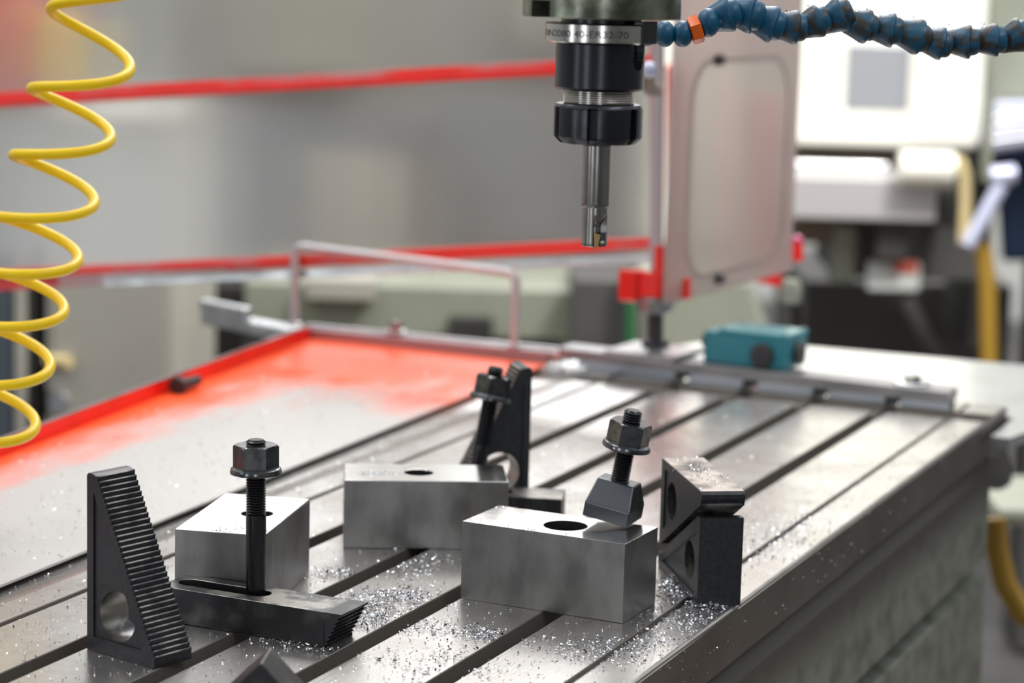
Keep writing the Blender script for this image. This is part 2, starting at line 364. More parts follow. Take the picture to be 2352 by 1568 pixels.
G().add([(x, y, z) for x in (.55, 2.206) for y, z in ((.4465, -.0022), (.4465, -.0345), (.4480, -.0345), (.4480, -.0022))],
        [(0, 1, 2, 3), (7, 6, 5, 4), (0, 4, 5, 1), (1, 5, 6, 2), (2, 6, 7, 3), (3, 7, 4, 0)]).build('edge_band', 'side', tb)
# machine body below
mb = thing('machine_base', 'grimy grey-green cast machine base under the steel table', 'machine base')
g = G()
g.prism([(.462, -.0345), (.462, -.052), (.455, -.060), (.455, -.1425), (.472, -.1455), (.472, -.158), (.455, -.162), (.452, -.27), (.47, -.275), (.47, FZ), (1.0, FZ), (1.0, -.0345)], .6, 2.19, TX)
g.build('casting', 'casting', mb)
G().box(.65, 2.16, .50, .95, FZ, -.3).build('pedestal', 'darkgrey', mb)
G().tube([(2.19, .50, -.060), (2.32, .50, -.062), (2.40, .50, -.075), (2.44, .50, -.12)], .016, 14).build('coolant_pipe', 'bluegrey', mb, smooth=40)
G().box(2.19, 2.215, .462, .53, -.095, -.0345).build('end_bracket', 'dark', mb, bevel=.002)
cpl = [(p_.x, p_.y) for p_ in (atz(2318, 1006, -.012), atz(2700, 868, -.012), atz(1660, 779, -.012))]
cv = G().prism([(2.212, .95), (2.212, .4405), (cpl[0][0], .4405), cpl[0], cpl[1], cpl[2]], -.022, -.012).build('way_cover', 'whitemetal', None)
tag(cv, 'bright sheet metal way cover lying flat behind the far end of the table', 'machine cover')

# ---------------------------------------------------------------- red tray
TR = atz
tray = thing('chip_tray', 'shallow orange-red tray with a grey reflection painted into its floor', 'tray')
c = [(.95, .8640), (2.175, .9040), (2.185, 1.1780), (1.53, 1.1009), (.95, 1.0325)]
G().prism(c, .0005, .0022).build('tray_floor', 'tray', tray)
a, b = V((.95, 1.0325, 0)), V((2.185, 1.1782, 0)); n = V((-(b-a).y, (b-a).x, 0)).normalized()*.0022
G().hexa([a, b, b+n, a+n], [p+V((0, 0, .0155)) for p in (a, b, b+n, a+n)]).build('left_lip', 'red', tray)
lw = n*1.0
G().hexa([p+V((0, 0, .0155)) for p in (a-n*.2, b-n*.2, b+n*1.6, a+n*1.6)], [p+V((0, 0, .0166)) for p in (a-n*.2, b-n*.2, b+n*1.6, a+n*1.6)]).build('lip_edge', 'aludark', tray)
G().box(2.183, 2.185, .905, 1.178, .0005, .0125).build('far_lip', 'liprose', tray)
# small bolt lying in the tray
p = atz(405, 905, .0022); q = atz(478, 884, .0022); dr = (q-p).normalized(); T0 = frame(p+V((0, 0, .0075)), (0, 0, 1), dr)
lb = thing('loose_bolt', 'small dark bolt lying on the red tray beside its left lip', 'bolt', T0)
G().lathe([(.0085, 0), (.009, .001), (.009, .007), (.008, .008)], 6).build('head', 'rubber', lb)
G().lathe([(.0052, .008), (.0052, .036), (.0045, .038)], 20).build('shank', 'rubber', lb, smooth=40)

# ---------------------------------------------------------------- bar across the far end
def along(y, z=0., off=0.):      # front line of the bar
    return V((2.146+(y-.4885)*.095+off, y, z))
bar = thing('straightedge_bar', 'grey steel bar bolted across the far end of the slotted table', 'bar')
A, B = along(.4885), along(.895)
def beam(a, b, wdt, z0, z1, g=None):
    g = g or G(); a = V((a.x, a.y, 0)); b = V((b.x, b.y, 0)); w_ = V((wdt, 0, 0))
    return g.hexa([a+V((0, 0, z0)), b+V((0, 0, z0)), b+w_+V((0, 0, z0)), a+w_+V((0, 0, z0))], [a+V((0, 0, z1)), b+V((0, 0, z1)), b+w_+V((0, 0, z1)), a+w_+V((0, 0, z1))])
beam(A, B, .035, .0070, .018).build('bar_body', 'aludark', bar, bevel=.0006)
ys = [.4885]+[v for y in reversed(TY) for v in (y-.0135, y)]+[.875]
for i in range(0, len(ys), 2):
    beam(along(ys[i]+.001, off=.004), along(ys[i+1]-.001, off=.003), .006, .0003, .0070).build('spacer_strip', 'strip', bar, bevel=.0008)
beam(along(.4905, off=.0095), along(.874, off=.0095), .024, .0003, .0070).build('gap_shade_strip', 'dark', bar)  # dark strip added so the gaps between the spacers look black
# washer, nut at its right end
p = V((2.172, .530, .018)); nb = thing('hold_down_bolt', 'small bolt and washer on the right end of the grey bar', 'bolt', Matrix.Translation(p))
G().lathe([(.0175, 0), (.0175, .0018), (.0165, .0022)], 32).build('washer', 'alu', nb, smooth=40)
G().lathe([(.0085, .0022), (.009, .003), (.009, .0075), (.008, .0085)], 6, T=Matrix.Rotation(.3, 4, 'Z')).build('hex_head', 'shank', nb)
# aluminium rail behind the tray, with handle
rail = thing('aluminium_rail', 'pale aluminium rail running behind the red tray', 'rail')
a, b = V((2.188, .895, 0)), V((2.186, 1.185, 0))
beam(a, b, .020, .0005, .0135).build('rail_body', 'alu', rail, bevel=.0015)
beam(a+V((.004, 0, 0)), b+V((.004, 0, 0)), .006, .0135, .0165).build('rail_rib', 'alu', rail, bevel=.001)
beam(V((2.178, 1.185, 0)), V((2.24, 1.345, 0)), .030, -.004, .009).build('rail_end', 'alu', rail, bevel=.002)
beam(V((2.215, 1.275, 0)), V((2.245, 1.35, 0)), .016, .009, .022).build('end_clip', 'alu', rail, bevel=.002)
h = thing('rod_handle', 'square bent steel rod handle standing on the aluminium rail', 'handle')
b0, b1 = V((2.192, 1.2010, .0)), V((2.192, .9465, .0)); ht = .0985
def bend(p0, p1, p2, r, k=6):
    d0 = (p0-p1).normalized(); d1 = (p2-p1).normalized(); o = []
    for i in range(k+1):
        t = i/k; o.append((p1+d0*r)*(1-t)**2+p1*2*t*(1-t)+(p1+d1*r)*t*t)
    return o
t0, t1 = b0+V((0, 0, ht)), b1+V((0, .0, ht-.010)); b0.z = b1.z = .0135
G().tube([b0]+bend(b0, t0, t1, .012)+bend(t0, t1, b1, .012)+[b1], .0046, 14).build('rod', 'rod', h, smooth=40)
for q in (b0, b1): G().lathe([(.008, 0), (.008, .002), (.006, .003)], 24, T=Matrix.Translation(q)).build('foot_washer', 'rod', h, smooth=40)
p = atz(890, 752, .0135); p.x = 2.200; nb = thing('rail_nut', 'small dark nut on the aluminium rail between the handle legs', 'nut', Matrix.Translation((2.196, 1.083, .0165)))
G().lathe([(.011, 0), (.011, .0015), (.010, .002)], 24).build('washer', 'alu', nb, smooth=40)
G().lathe([(.0065, .002), (.007, .003), (.007, .009), (.006, .0105)], 6).build('hex_nut', 'shank', nb)

# teal box
p = V((2.176, .6555, .018)); T0 = frame(p, (-.0, 1, 0)) @ Matrix.Rotation(-.10, 4, 'Z')      # local x = +Y world (left), y = -X
tl = thing('teal_switch_box', 'small teal painted metal box with black screw plugs on the grey bar', 'box', T0)
G().box(0, .087, -.052, 0, 0, .031).build('housing', 'teal', tl, bevel=.0015)
G().box(-.001, .072, -.053, .001, .031, .0345).build('lid', 'teallid', tl, bevel=.0012)
for x, y in ((.003, -.049), (.068, -.049), (.003, -.003), (.068, -.003)):
    G().lathe([(.0022, .0345), (.0022, .0355), (.0016, .0361)], 14, T=Matrix.Translation((x, y, 0))).build('lid_screw', 'shank', tl, smooth=40)
def plug(T): 
    g = G(); g.lathe([(.0118, 0), (.0118, .004), (.0108, .0055), (.0108, .0055)], 30, rf=lambda r, z, a: r*(1+.03*math.cos(15*a)), T=T)
    g.box(-.009, .009, -.0012, .0012, .0054, .0062, T=T); return g
plug(frame((.024, 0, .0125), (1, 0, 0), (0, 1, 0))).build('screw_plug', 'rubber', tl, smooth=30)
plug(frame((0, -.028, .0135), (0, 1, 0), (-1, 0, 0))).build('screw_plug', 'rubber', tl, smooth=30)
G().lathe([(.007, 0), (.0085, .001), (.0085, .007), (.006, .010)], 8, T=frame((.087, -.022, .017), (0, 1, 0), (1, 0, 0))).build('cable_gland', 'rubber', tl)
# base plate with knob for the pole
PX = V((2.215, .803, .017))
gp = thing('guard_pole', 'dark upright pole on a steel foot carrying the red guard brackets', 'pole')
Tf = Matrix.Translation((2.196, .795, .0180)) @ Matrix.Rotation(-.09, 4, 'Z')
G().box(-.036, .036, -.036, .040, 0, .006, T=Tf).build('foot_plate', 'aludark', gp, bevel=.001)
G().lathe([(.014, .006), (.014, .012), (.010, .014)], 30, T=Matrix.Translation(PX)).build('foot_collar', 'rubber', gp, smooth=40)
lean = Matrix.Translation(PX) @ Matrix.Rotation(.0, 4, 'Y') @ Matrix.Rotation(-.030, 4, 'X')
G().lathe([(.0080, .010), (.0080, .050)], 28, T=lean).build('lower_post', 'rubber', gp, smooth=40)
G().lathe([(.017, .041), (.0185, .043), (.0185, .055), (.016, .057)], 30, T=lean).build('clamp_ring', 'aludark', gp, smooth=40)
G().box(-.0050, .0050, -.0060, .0050, .055, .42, T=lean).build('upper_post', 'gpole', gp, bevel=.001)
rb = thing('red_bracket', 'red painted swivel bracket clamped round the foot of the guard pole', 'bracket', lean)
def plan(pts, z0, z1, name, parent, mm='red', bv=.0015):
    return G().prism(pts, z0, z1).build(name, mm, parent, bevel=bv)
# local x = world X, y = world Y ; left in the picture = +Y
plan([(-.012, .0355), (-.016, .018), (-.010, .010), (.002, .010), (.008, .020), (.004, .0365)], .052, .083, 'lug', rb)
plan([(-.014, .011), (-.016, -.010), (-.002, -.012), (.004, .010)], .057, .082, 'yoke', rb)
G().hexa([(-.012, -.010, .058), (-.004, -.036, .056), (.004, -.036, .056), (.0, -.010, .058)], [(-.012, -.010, .066), (-.004, -.036, .078), (.004, -.036, .078), (.0, -.010, .066)]).build('wing', 'red', rb, bevel=.001)
G().box(-.008, .002, -.009, -.001, .082, .108).build('upright_tab', 'red', rb, bevel=.001)

# left guard: big clear sheet with red rails (it leans a little)
def gq(px, py, dd=0.): return atd(px, py, 2.385+(1500-px)*.00018+dd)      # the screen runs away to the left
gl = thing('guard_screen', 'large scratched clear guard screen with red top and bottom rails', 'guard')
def quad(name, pts, m, th=.003, bevel=0, parent=gl):
    t = CF.cross(V((0, 0, 1))).cross(V((0, 0, 1))).normalized()*-th
    P = [V(q) for q in pts]; d = -V((CF.x, CF.y, 0)).normalized()*-th
    return G().hexa(P, [q+d for q in P]).build(name, m, parent, bevel=bevel)
quad('clear_sheet', [gq(-600, 690), gq(1496, 590), gq(1496, -400), gq(-600, -300)], 'guard', .002)
def railq(name, x0, y0a, y0b, x1, y1a, y1b, m, off, th):
    return quad(name, [gq(x0, y0b, off), gq(x1, y1b, off), gq(x1, y1a, off), gq(x0, y0a, off)], m, th, .0008)
def rl(y0, s, x): return y0+s*x
# top rail
railq('top_rail', -600, 228+34, 246+34, 1502, 228-.0575*1502, 246-.0575*1502, 'red', -.012, .012)
railq('top_rail_ledge', -600, 212+34, 229+34, 1502, 212-.0575*1502, 229-.0575*1502, 'redsheen', -.006, .006)
# bottom rail with aluminium drip strip
railq('bottom_rail', -600, 620+31, 640+31, 1502, 620-.0515*1502+2, 640-.0515*1502+2, 'redsheen', -.006, .008)
railq('bottom_rail_lip', -600, 641+31, 672+31, 235, 641-.051*235, 664-.051*235, 'red', -.012, .008)
railq('bottom_rail_lip', 236, 641-.051*236, 650-.051*236, 1502, 641-.0515*1502, 649-.0515*1502, 'redsheen', -.010, .004)
railq('drip_strip', 236, 652-.051*236, 669-.051*236, 1500, 652-.045*1500, 672-.045*1500, 'alu', -.009, .005)
quad('side_stile', [gq(1496, 600, -.006), gq(1504, 600, -.006), gq(1501, -300, -.006), gq(1492, -300, -.006)], 'red', .01)

# right door sheet, running away from the pole along the table
zb = .0728; d0 = V((2.1872, .7766, 0)); d1 = V((2.4967, .7516, 0)); dd = (d1-d0).normalized(); LN = (d1-d0).length
dn = V((dd.y, -dd.x, 0))
TD = Matrix(((dd.x, 0, dn.x, d0.x), (dd.y, 0, dn.y, d0.y), (0, 1, 0, 0), (0, 0, 0, 1)))      # local x along, y up
door = thing('guard_door', 'clear scratched guard door with rounded milky border right of the pole', 'guard')
def rrect(x0, x1, y0, y1, r, n=8):
    o = []
    for cx_, cy_, a0 in ((x1-r, y1-r, 0), (x0+r, y1-r, PI/2), (x0+r, y0+r, PI), (x1-r, y0+r, 1.5*PI)):
        o += [(cx_+r*math.cos(a0+PI/2*k/n), cy_+r*math.sin(a0+PI/2*k/n)) for k in range(n+1)]
    return o
x_in = .030; top_in = .305
flat_solid('door_border', [[(-.022, zb), (LN, zb), (LN, .46), (-.022, .46)], rrect(x_in, LN-.03, zb+.020, top_in, .045)], -.001, .001, 'doorframe', door, T=TD)
flat_solid('door_pane', [rrect(x_in-.004, LN-.026, zb+.016, top_in+.004, .047)], -.0025, -.0012, 'door', door, T=TD)
for px, py in ((1645, 137), (1645, 640)):
    r_ = ray(px, py); t = (d0-CAM).dot(dn)/r_.dot(dn); P_ = CAM+r_*t
    G().lathe([(.0055, -.002), (.006, .0), (.006, .006), (.004, .009)], 16, T=frame(P_, (0, 0, 1), dn*(-1 if dn.dot(CF) > 0 else 1))).build('door_bolt', 'rubber', door, smooth=40)
bm_ = (1 if dn.dot(CF) > 0 else -1)
# far guard arm bracket and knob
fb = thing('far_bracket', 'red bracket with violet knob at the far edge of the clear door', 'bracket')
G().hexa([atd(1730, 645, 2.66), atd(1795, 660, 2.66), atd(1795, 660, 2.72), atd(1730, 645, 2.72)], [atd(1745, 628, 2.66), atd(1795, 612, 2.66), atd(1795, 612, 2.72), atd(1745, 628, 2.72)]).build('arm', 'red', fb, bevel=.001)
G().tube([atd(1832, 600, 2.68), atd(1832, 555, 2.68)], .006, 14).build('stem', 'red', fb, smooth=40)
G().tube([atd(1831, 560, 2.68), atd(1831, 553, 2.68), atd(1831, 546, 2.68), atd(1831, 541, 2.68)], [.005, .007, .0065, .003], 14).build('knob', 'purple', fb, smooth=60)
G().tube([atd(1795, 650, 2.70), atd(1830, 700, 2.72), atd(1835, 760, 2.75), atd(1850, 830, 2.8)], .007, 10).build('cable', 'dark', fb, smooth=60)
G().lathe([(.010, 0), (.012, .003), (.012, .02), (.008, .026)], 18, T=Matrix.Translation(atd(1815, 695, 2.66))).build('connector', 'greenp', fb, smooth=40)
def post(x0, x1, y0, y1, D, label, m='red'):
    f_ = V((CF.x, CF.y, 0)).normalized()*.05
    a, b, c, d = atd(x0, y1, D), atd(x1, y1, D), atd(x1, y0, D), atd(x0, y0, D)
    return tag(G().hexa([a, b, b+f_, a+f_], [d, c, c+f_, d+f_]).build('red_upright', m, None, bevel=.004), label, 'post')
post(1722, 1790, 220, 620, 3.3, 'blurred broad red post seen through the right part of the clear door', 'red')
post(1535, 1572, 150, 660, 2.78, 'narrow red upright standing in for the red reflection in the clear door')  # added behind the door to imitate the red frame's reflection

# ---------------------------------------------------------------- spindle and tool
TP = V((1.2484, .4917, 0))
Tt = Matrix.Translation(TP)
RC = math.atan2(-TP.y, -TP.x)                   # azimuth from the tool to the camera
ns = thing('spindle_nose', 'round steel spindle nose with a square key slot at top', 'spindle', Tt)
def keyf(r, z, a):
    d = (a-(RC-.96)+PI) % (2*PI)-PI
    return r
N_ = 240
def nosef(r, z, a):
    if r > .04:
        d = (a-(RC-1.02)+PI) % (2*PI)-PI
        if abs(d) < .145 and z < .379: return .036
    return r
g = G(); g.lathe([(.030, .3700), (.0436, .3700), (.0442, .3706), (.0442, .3789), (.0442, .3791), (.0442, .52)], N_, rf=lambda r, z, a: (.0345 if (abs((a-(RC-.86)+PI) % (2*PI)-PI) < .17 and r > .04 and z < .379) else r))
g.build('nose_ring', 'nose', ns, smooth=25)
G().lathe([(.0225, .3672), (.0225, .372)], 48).build('taper_neck', 'holder', ns, smooth=40)
th = thing('tool_holder', 'black collet tool holder hanging under the spindle, with engraved bright flange', 'tool holder', Tt)
NA = RC+1.04                                       # azimuth of the drive-slot
def flf(r, z, a):
    d = (a-NA+PI) % (2*PI)-PI
    if r > .026 and abs(d*r) < .0078: return .0262
    return r
g = G(); g.lathe([(.0300, .3562), (.0315, .3570), (.0315, .3664), (.0305, .3672), (.0225, .3672)], 240, rf=flf); g.build('flange', 'bright', th, smooth=25)
def bdf(r, z, a):
    d = (a-NA+PI) % (2*PI)-PI
    # cylindrical scallop running out of the drive slot
    zz = (z-.3565)/.0145
    wd = .0078*math.sqrt(max(0, 1-zz*zz)) if z < .3565 else .0078
    if z > .342 and abs(d*r) < wd: return r*.84
    return r
prof = [(.0235, .3300), (.0247, .3312)]+[(.0250, .3315+.0005*i) for i in range(49)]+[(.0244, .3560), (.0262, .3563)]
g = G(); g.lathe(prof, 240, rf=bdf); g.build('body', 'holder', th, smooth=35)
prof = [(.0196, .3205)]
z = .3215
while z < .3300: prof += [(.0196, z), (.0200, z+.0003), (.0200, z+.0006), (.0194, z+.0009)]; z += .0012
g = G(); g.lathe(prof, 72); g.build('thread_ring', 'bright', th, smooth=20)
def ntf(r, z, a):
    if r < .018: return r
    d = (a-(RC-.12)+PI/6) % (PI/3)-PI/6
    if abs(d) < .105 and .3035 < z < .3205: return r-.0042
    if abs(d) < .105 and z <= .3035: return r-.0020
    return r
prof = [(.008, .3010), (.0175, .2996), (.0215, .3004), (.0243, .3030), (.0250, .3040), (.0250, .3100), (.0250, .3195), (.0248, .3206), (.0236, .3222), (.0196, .3224)]
g = G(); g.lathe(prof, 240, rf=ntf); g.build('collet_nut', 'holder', th, smooth=28)
Tk = Matrix.Rotation(NA, 4, 'Z')
G().box(.0255, .0318, -.0077, .0077, .3566, .3690, T=Tk).build('drive_key', 'holder', th, bevel=.0004)
# engraving, wrapped round the flange
cu = bpy.data.curves.new('txt', 'FONT'); cu.body = 'DIN2080 40-ER32-70'; cu.size = .0052; cu.extrude = .00005; cu.align_x = 'LEFT'
tmp = bpy.data.objects.new('tmp', cu); me = bpy.data.meshes.new_from_object(tmp); bpy.data.objects.remove(tmp)
xs = [v.co.x for v in me.vertices]; L0, L1 = min(xs), max(xs)
bm = bmesh.new(); bm.from_mesh(me)
a0, a1 = RC-1.33, RC+.50
for v in bm.verts:
    t = (v.co.x-L0)/(L1-L0); a = a0+t*(a1-a0); rr = .03153+v.co.z
    v.co = V((rr*math.cos(a), rr*math.sin(a), .3597+v.co.y))
bm.to_mesh(me); bm.free(); me.materials.clear(); me.materials.append(M['engrave']); me.name = 'engraved_text'
o = bpy.data.objects.new('engraved_text', me); COL.objects.link(o); o.parent = th
# cutter
ct = thing('end_mill', 'steel indexable end mill hanging in the collet nut over the table', 'milling cutter', Tt)
def mlf(r, z, a):
    d = (a-(RC+.05)+PI) % (2*PI)-PI
    if z < .2600 and r > .003:
        t = min(1, (.2600-z)/.006)
        w0, w1 = -.10, 1.15
        if w0 < d < w1: return r*(1-.50*t)
        d2 = (d+2*PI) % (2*PI)-PI
        if w0 < d2 < w1: return r*(1-.50*t)
    return r
prof = [(.0065, .2418), (.0072, .2424)]+[(.0073, .2424+.0008*i) for i in range(1, 25)]+[(.0073, .2640), (.0079, .2650), (.0080, .2660), (.0080, .3000)]
g = G(); g.lathe(prof, 96, rf=mlf); g.build('cutter_body', 'shank', ct, smooth=30)
Ti = Matrix.Rotation(RC, 4, 'Z')
G().hexa([(.0062, .0004, .2402), (.0062, .0022, .2412), (.0078, .0022, .2412), (.0078, .0004, .2402)], [(.0062, -.0004, .2500), (.0062, .0034, .2490), (.0078, .0034, .2490), (.0078, -.0004, .2500)], T=Ti @ Matrix.Translation((-.001, 0, 0))).build('carbide_insert', 'gold', ct)
G().hexa([(.0018, .0030, .2418), (.0018, .0070, .2424), (.0052, .0062, .2424), (.0052, .0030, .2418)], [(.0018, .0030, .2500), (.0018, .0070, .2500), (.0052, .0062, .2500), (.0052, .0030, .2500)], T=Ti).build('insert_seat', 'stud', ct, bevel=.0003)
G().lathe([(.0013, 0), (.0013, .0006), (.0006, .0008)], 14, T=Ti @ frame((.0052, .0048, .2445), (0, 0, 1), (1, 0, 0))).build('insert_screw', 'bright', ct, smooth=40)

# ---------------------------------------------------------------- steel blocks with a hole
HT, LB, WB = .0502, .112, .0535
def steel_block(origin, xd, L_, W_, label, hx=.5, hole=.0135, h=HT, hy=.5):
    t = thing('steel_block', label, 'metal block', frame((origin[0], origin[1], 0), xd), 'ground steel blocks with a bored hole')
    rect = [(0, 0), (L_, 0), (L_, W_), (0, W_)]
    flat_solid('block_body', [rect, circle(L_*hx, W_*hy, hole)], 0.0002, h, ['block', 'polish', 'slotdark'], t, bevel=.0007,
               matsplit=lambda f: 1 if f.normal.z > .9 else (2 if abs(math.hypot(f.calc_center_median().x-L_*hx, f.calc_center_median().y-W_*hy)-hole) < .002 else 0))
    return t
ang = -1.6144
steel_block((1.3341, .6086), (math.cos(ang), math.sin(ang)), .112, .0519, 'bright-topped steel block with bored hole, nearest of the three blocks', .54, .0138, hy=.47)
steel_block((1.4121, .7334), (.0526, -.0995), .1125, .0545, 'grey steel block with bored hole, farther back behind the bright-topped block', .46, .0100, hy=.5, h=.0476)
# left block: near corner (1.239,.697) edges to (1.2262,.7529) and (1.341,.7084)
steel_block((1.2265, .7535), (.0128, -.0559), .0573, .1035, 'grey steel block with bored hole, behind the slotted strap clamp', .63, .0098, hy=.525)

# ---------------------------------------------------------------- step blocks
SA, SB, ST, TIP = .1044, .0570, .0285, .0075     # tall leg, base leg, thickness, blunt tip
def step_outline(n=34):
    """(s, z): right angle at the origin, tall leg up z, base along s; stepped hypotenuse"""
    p = [(0, 0), (SB, 0), (SB, .004)]
    z0, z1 = .004, SA-.001; dz = (z1-z0)/n; ds = (SB-TIP)/n
    for i in range(n):
        s = SB-i*ds
        p += [(s+.0002, z0+(i+.84)*dz), (s-ds*.25, z0+(i+1)*dz), (s-ds, z0+(i+1)*dz)]
    p += [(TIP-.001, SA-.0006), (TIP-.003, SA), (.0015, SA), (0, SA-.0015)]
    return p
def step_block(mtx, label, group=None, flipmat='black', hz=.024, hs=.025, hr=.0148, notch=True):
    """local x = base leg, local y = up the tall leg, local z = thickness"""
    t = thing('step_block', label, 'step block', mtx, group)
    hole = circle(hs, hz, hr, 44)
    if notch:      # the bore is flattened at its upper right
        hole = [(min(x, hs+hr*.62) if y > hz-.002 else x, y) for x, y in hole]
    def ms(f):
        c_ = f.calc_center_median(); n = f.normal
        if abs(n.z) > .9: return 0
        if math.hypot(c_.x-hs, c_.y-hz) < hr+.001: return 2
        if n.y > .6 and c_.x > TIP+.0005: return 2
        if n.x > .2 or (n.x > -.2 and c_.x > TIP and .002 < c_.y < SA-.002 and c_.x > .004 and abs(n.y) > .2): return 1
        return 0
    flat_solid('body', [step_outline(), hole], .0011, ST-.0011, [flipmat, 'grooved', 'worn'], t, matsplit=ms, smooth=20)
    # raised border on both cheeks, with a recessed field
    inner = [(.0055, .0085), (SB-.0105, .0085), (TIP+.0005, SA-.016), (.0055, SA-.010)]
    full = step_outline()
    ring = [(hs+(x-hs)*1.0, y) for x, y in inner]
    for z0, z1 in ((0, .0012), (ST-.0012, ST)):
        flat_solid('cheek_border', [full, ring], z0, z1, [flipmat, 'grooved', 'grooved'], t, matsplit=ms, smooth=20)
    return t
sbx = V((-.0132, -.0555, 0)).normalized()
# near left: base origin at the left, base runs towards -Y, thickness to +X
o_ = V((1.1267, .7508, .0002)); yv = V((0, 0, 1)); zv = sbx.cross(yv)
def fr3(o, x, y, z): return Matrix(((x.x, y.x, z.x, o.x), (x.y, y.y, z.y, o.y), (x.z, y.z, z.z, o.z), (0, 0, 0, 1)))
zv = V((.0285, -.0078, 0)).normalized(); sbx = V((-zv.y*-1*-1, 0, 0)) if False else V((zv.y, -zv.x, 0))
step_block(fr3(o_, sbx, yv, zv), 'black serrated step block standing upright, at the left front of the table', 'serrated step blocks')
# rear one: dark cheek faces the camera, base leg to the left
o_ = V((1.5929, .6732, .0002)); sbx = V((-.636, .769, 0)).normalized(); zv = V((.769, .636, 0)).normalized()
step_block(fr3(o_, sbx, yv, zv), 'black serrated step block standing upright behind the tilted stud', 'serrated step blocks', notch=False, hz=.026, hs=.0225, hr=.0150)
# meshed pair at the right: near corner base, runs away along L, stands with 74 mm height
zt = V((1.3944-1.4081, .4686-.4454, 0)).normalized()      # towards the left cheek
pn = V((1.4052, .4458, .0002)); ld = V((.0857, .0574, 0)).normalized()
# lower block: right angle at near bottom, short leg up, long leg away
pc = pn+zt*ST*.95
up = V((0, 0, 1))
def pairblock(o, x, y, label):
    z = x.cross(y)
    return step_block(fr3(o, x, y, z), label, 'serrated step blocks', flipmat='black', notch=False, hz=.026, hs=.0235, hr=.0125)
# x = short leg, y = long leg ; z = x cross y
zz = up.cross(ld)          # direction of thickness
oo = pn if zz.dot(zt) > 0 else pn+zt*ST
pairblock(oo, up, ld, 'lower of the two meshed black step blocks at the right, partly buried in chips')
pz = .0738
o2 = oo+ld*.1035+up*pz
t2 = pairblock(o2, -up, -ld, 'upper of the two meshed black step blocks at the right, chips on its worn top')
# worn ground face on its top
tz = pz+.0003
nrm = zz
pts = [o2+ld*0-up*0, o2-ld*(SA-.001), o2-ld*(SA-.001)+nrm*ST, o2+nrm*ST]
inv = t2.matrix_world.inverted()
e_ = .0007
P4 = [V((p_.x, p_.y, pz)) for p_ in pts]; ce = sum(P4, V())/4; P4 = [ce+(p_-ce)*.975 for p_ in P4]
G().hexa([inv @ p_ for p_ in P4], [inv @ (p_+V((0, 0, .0005))) for p_ in P4]).build('ground_face', 'rusttop', t2)

# wedge at the bottom edge of the picture
T0 = frame(atz(598, 1568, .0) , (.38, -.92, 0))
ap = atd(622, 1486, 1.25)
sbx = V((.33, -.94, 0)).normalized(); zv = V((.94, .33, 0)).normalized()
wz = ap.z
wd = thing('wedge_block', 'blurred dark wedge tip poking up at the bottom edge of the frame', 'wedge block', fr3(V((ap.x, ap.y, 0))-zv*.030, sbx, V((0, 0, 1)), zv))
G().prism([(-wz*1.02, .0003), (wz*.95, .0003), (.0006, wz), (-.0006, wz)], 0, .030).build('wedge_body', 'strapside', wd, bevel=.0022)

# ---------------------------------------------------------------- strap clamps
def strap(mtx, label, L_, W_, h, s0, s1, hr, teeth=True, ms_=('worn', 'strapside')):
    """local x along, y across (away), z up; toothed slanted end at +x"""
    t = thing('strap_clamp', label, 'clamp', mtx, 'strap clamps lying on the table')
    o = flat_solid('clamp_bar', [[(0, 0), (L_, 0), (L_, W_), (0, W_)], slot(s0, s1, W_*.52, hr)], .0003, h, list(ms_), t, bevel=.0005,
                   matsplit=lambda f: 0 if f.normal.z > .9 else 1)
    if teeth:
        n = 7; pts = [(L_-.0002, .0003+.0), (L_-.0002, h)]
        dz = (h-.0012)/n; z = h-.0012; x = L_+.0115; pts = [(L_-.0002, h), (L_+.0115, h), (L_+.0115, h-.0012)]
        dx = .0105/n
        for i in range(n):
            pts += [(x-dx*1.9, z-dz*.75), (x-dx*.9, z-dz)]; x -= dx; z -= dz
        pts += [(L_-.0002, .0003)]
        Tm = Matrix(((1, 0, 0, 0), (0, 0, -1, W_), (0, 1, 0, 0), (0, 0, 0, 1)))
        G().prism(pts, 0, W_, T=Tm).build('toothed_end', ['worn', 'strapside'][1], t)
    return t
x_d = V((-.0031, -.1102, 0)).normalized()
strap(frame((1.1985, .7480, 0), x_d), 'black slotted strap clamp with toothed end, holding the upright stud at the front', .1155, .0325, .0215, .012, .0615, .0068)
x_d = V((.0132, -.0417, 0)).normalized()
strap(frame((1.5090, .7135, 0), x_d), 'strap clamp lying behind the front steel block, only its end showing', .0940, .0330, .0220, .030, .050, .0075, teeth=False)

